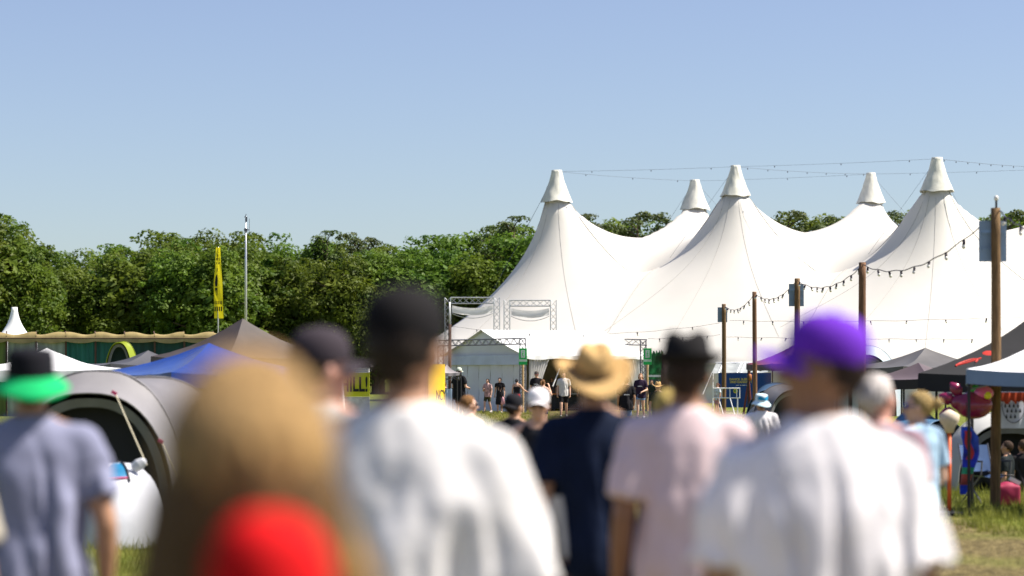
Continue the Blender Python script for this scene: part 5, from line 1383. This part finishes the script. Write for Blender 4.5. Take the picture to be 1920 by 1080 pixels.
make_person('person in a wide straw hat and a navy T-shirt', 1113, 646, 10.0, 3, 'tan', TEE((.008, .014, .036), 1.06, var=.25), SH((.02, .03, .06)), dict(kind='short', col=(.07, .045, .03)), dict(kind='straw', col=(.6, .4, .16), tilt=24, r=.180),
            yaw=4, hadd=.050, seed=5, arms={'L': ((-.238, -.07, 1.10), (-.185, .07, .90))})
make_person('person in a pale pink T-shirt and a black trilby', 1287, 624, 8.5, 2, 'brown', TEE((.70, .55, .57), 1.08, wr=.018, sl=.8), SH((.05, .05, .07)), dict(kind='short', col=(.04, .025, .02)), dict(kind='trilby', col=(.016, .015, .016), r=.150), yaw=-8, hadd=.045, seed=6)
make_person('person in a purple cap turned left, wearing a white T-shirt', 1536, 585, 5.85, 3, 'brown', TEE((.80, .77, .785), 1.2, wr=.024, sl=.95, hem=.74), SH((.05, .06, .10)), dict(kind='short', col=(.035, .022, .018)), dict(kind='cap', col=(.14, .03, .46), tilt=4, peak=.09), yaw=80, pitch=5, wide=1.14, hadd=.035, seed=7, shrug=(-.03, -.03))
make_person('grey haired person behind the purple cap', 1645, 702, 11.0, -20, 'pink', TEE((.30, .20, .24), 1.05), SH((.05, .05, .07)), dict(kind='short', col=(.60, .55, .52), vol=1.05), yaw=-35, hadd=.012, seed=8)
make_person('blonde person with a bun, blue sunglasses and a light blue patterned top', 1722, 733, 16.0, 40, 'fair', TEE((.36, .52, .74), 1.0, var=.55), SH((.25, .32, .45)), dict(kind='bun', col=(.36, .25, .10)), yaw=38, glasses=(.01, .04, .30), hadd=.01, seed=9,
            arms={'L': ((-.24, .02, 1.12), (-.12, .22, 1.18)), 'R': ((.24, -.02, 1.12), (.20, .20, 1.02))})
make_person('blond person in a bluish top half hidden behind the trilby wearer', 1252, 728, 12.5, -10, 'fair', TEE((.10, .11, .24), 1.0), SH((.05, .06, .10)), dict(kind='short', col=(.45, .33, .10)), hadd=.012, seed=10)
make_person('person in a cream shirt just outside the left edge of the crowd', -208, 650, 6.2, 0, 'fair', TEE((.55, .50, .40), 1.1), SH((.1, .1, .12)), dict(kind='short', col=(.12, .08, .05)), hadd=.012, seed=11, wide=1.1)
# white cloth carried by the straw hat wearer
cq = P(1037, 985, 9.93); t_ = thing('carried_cloth', 'white cloth hanging from the straw hat wearer left hand', 'cloth', tuple(cq))
pts = [((-.045 - .03 * i / 9) + (.09 + .05 * i / 9) * j / 10 + .03 * (i / 9), .045 * math.sin(j * 1.3 + i * .2) * (i / 9 + .2), .12 - .25 * i / 9) for i in range(10) for j in range(11)]
MB().grid(pts, 11, 10).build('fabric', clothm((.72, .71, .68)), t_, True)

G2 = 'festival visitors in the middle distance'
make_person('person in a white cap and sunglasses walking towards the camera in a black tank top', 1009, 727, 18.0, 176, 'fair', dict(kind='tank', col=(.02, .02, .024), loose=1.0), SH((.08, .10, .16)), dict(kind='pony', col=(.16, .10, .05)), dict(kind='cap', col=(.80, .77, .78)), glasses=(.012, .006, .02),
            arms={'R': ((.265, .02, 1.12), (.10, .24, 1.13)), 'L': ((-.26, -.04, 1.12), (-.25, .05, .89))}, stride=.18, hadd=.035, grp=G2, seed=12)
make_person('person in a black T-shirt and a dark cap with a patch, beside the white cap', 964, 738, 24.0, -20, 'tan', TEE((.014, .014, .017), 1.05), SH((.03, .03, .04)), dict(kind='short', col=(.03, .02, .02)), dict(kind='cap', col=(.014, .014, .018), back=True), yaw=-18, hadd=.035, grp=G2, seed=13, stride=.15)
make_person('light brown haired person with black sunglasses and a white vest, in profile', 879, 741, 28.0, -40, 'fair', dict(kind='tank', col=(.72, .70, .76), loose=1.0), SH((.1, .05, .15)), dict(kind='short', col=(.22, .11, .04), vol=1.04), yaw=-35, glasses=(.008, .006, .012), hadd=.012, grp=G2, seed=14)
make_person('person in a light blue bucket hat and a white T-shirt walking away', 1427, 738, 34.0, 5, 'tan', TEE((.72, .70, .74), 1.12, wr=.02), SH((.06, .07, .12)), dict(kind='short', col=(.05, .03, .02)), dict(kind='bucket', col=(.62, .78, .84), brim=(.60, .80, .88), patch=(.01, .30, .58), tilt=8), yaw=12, hadd=.035, grp=G2, seed=15, wide=1.06)
G3 = 'festival visitors by the entrance marquee'
make_person('tall person all in black with a pale cap by the marquee wall', 861, 689, 92, -40, 'fair', TEE((.012, .012, .014), 1.25, hem=.70), SH((.012, .012, .014)), dict(kind='short', col=(.06, .04, .03)), dict(kind='cap', col=(.50, .55, .46)), glasses=(.01, .01, .012),
            arms={'R': ((.26, .02, 1.12), (.18, .26, 1.10))}, hadd=.03, grp=G3, seed=16, wide=1.15)
make_person('person in a patterned pinkish shirt and olive shorts at the marquee wall', 914, 710, 110, 150, 'fair', TEE((.52, .33, .30), 1.1, var=.5), SH((.06, .06, .028)), dict(kind='pony', col=(.03, .025, .02)), stride=.16, arms={'R': ((.25, .0, 1.12), (.10, .22, 1.22))}, hadd=.012, grp=G3, seed=17)
make_person('slim person in a long black dress carrying something pink', 937, 708, 108, 165, 'fair', dict(kind='dress', col=(.018, .016, .018), hem=.42), None, dict(kind='short', col=(.035, .02, .018)), hadd=.012, grp=G3, seed=18)
pb_ = P(943, 752, 107.8); t_ = thing('shoulder_bag', 'small pink bag hanging at the side of the black dress', 'bag', tuple(pb_)); MB().lathe([(.02, .2), (.06, .1), (.10, -.12), (.04, -.17)], seg=12, sy=.5).build('body', mat('pink_fabric', (.7, .35, .38), .8), t_, True); MB().tube([(-.04, 0, .17), (0, 0, .42), (.04, 0, .17)], .01, 6).build('strap', M_black, t_)
make_person('person in a red skirt and a backless black top reaching towards the truss', 969, 710, 106, -25, 'fair', dict(kind='strap', col=(.02, .018, .02)), dict(kind='skirt', col=(.60, .02, .025), hem=.62), dict(kind='bun', col=(.03, .03, .035)), arms={'R': ((.30, .16, 1.20), (.44, .34, 1.10))}, stride=.12, hadd=.012, grp=G3, seed=19)
make_person('person in a black T-shirt with a white badge and red sunglasses at the curtain', 1006, 696, 101, 172, 'fair', TEE((.016, .015, .018), 1.1, mark=True), SH((.05, .05, .06)), dict(kind='short', col=(.06, .04, .03)), dict(kind='cap', col=(.10, .08, .07)), glasses=(.5, .05, .1), hadd=.03, grp=G3, seed=20)
make_person('brown haired person with a raised hand in front of the curtain', 1018, 711, 76, -30, 'fair', dict(kind='tank', col=(.03, .03, .05)), SH((.05, .06, .10)), dict(kind='pony', col=(.15, .075, .03)), arms={'R': ((.26, .12, 1.22), (.14, .17, 1.52))}, hadd=.012, grp=G3, seed=21)
make_person('reddish haired person in the shade of the marquee left of the straw hat', 1034, 708, 117, 170, 'tan', TEE((.12, .10, .10)), TR((.05, .05, .06)), dict(kind='long', col=(.20, .09, .04), len=1.4), hadd=.012, grp=G3, seed=22)
make_person('person in a pale grey T-shirt and black shorts walking under the straw hat brim', 1057, 697, 98, 178, 'fair', TEE((.62, .60, .58), 1.05), SH((.014, .014, .016)), dict(kind='short', col=(.08, .05, .03)), stride=.20, hadd=.012, grp=G3, seed=23)
make_person('person in dark clothes inside the marquee doorway', 1092, 706, 113, 160, 'tan', TEE((.04, .035, .035)), TR((.03, .03, .035)), dict(kind='short', col=(.05, .03, .02)), hadd=.012, grp=G3, seed=24)
make_person('person seen from behind in a black T-shirt with white letters across the back', 1174, 707, 72, 4, 'tan', TEE((.014, .013, .016), 1.12, mark=True, markside=-1, markz=1.22, hem=.74), SH((.16, .22, .36)), dict(kind='short', col=(.05, .03, .02)), hadd=.012, grp=G3, seed=25, wide=1.1)
make_person('person in a dark printed T-shirt and denim shorts right of the marquee opening', 1201, 700, 95, 168, 'fair', TEE((.03, .018, .04), 1.1, mark=True), dict(kind='hotpants', col=(.22, .30, .46)), dict(kind='long', col=(.33, .16, .07), len=1.5), arms={'L': ((-.26, .03, 1.12), (-.12, .26, 1.05))}, stride=.14, hadd=.012, grp=G3, seed=26)
make_person('person in a small tan straw hat left of the black trilby', 1234, 716, 65, 170, 'fair', TEE((.03, .035, .028), 1.05), SH((.05, .05, .05)), dict(kind='short', col=(.08, .05, .03)), dict(kind='straw', col=(.5, .3, .1), r=.19), hadd=.05, grp=G3, seed=27)
make_person('person in a dark top near the counter booth', 1222, 712, 108, 150, 'tan', TEE((.02, .03, .022)), TR((.03, .03, .03)), dict(kind='short', col=(.03, .02, .02)), hadd=.012, grp=G3, seed=28)
make_person('person in a white and blue top at the left end of the railing', 1345, 718, 104, 120, 'fair', TEE((.55, .60, .70), var=.5), SH((.5, .25, .25)), dict(kind='pony', col=(.12, .05, .03)), hadd=.012, grp=G3, seed=29)
make_person('person in a dark outfit half hidden by the yellow panel', 834, 716, 84, -30, 'fair', TEE((.10, .05, .08), var=.5), TR((.04, .08, .09)), dict(kind='short', col=(.05, .03, .02)), hadd=.012, grp=G3, seed=30)
G4 = 'people sitting in the shaded tent'
make_person('person in dark clothes sitting on the ground in the shaded tent, left of two', 1888, 826, 39.3, 60, 'tan', TEE((.015, .02, .022)), TR((.02, .02, .025)), dict(kind='short', col=(.05, .03, .02)), sit=True, zlift=-.80, hadd=.012, grp=G4, seed=31)
make_person('person in dark clothes sitting on the ground in the shaded tent, at the picture edge', 1918, 824, 39.5, 20, 'tan', TEE((.02, .018, .02)), TR((.02, .02, .025)), dict(kind='pony', col=(.08, .05, .03)), sit=True, zlift=-.80, hadd=.012, grp=G4, seed=32)
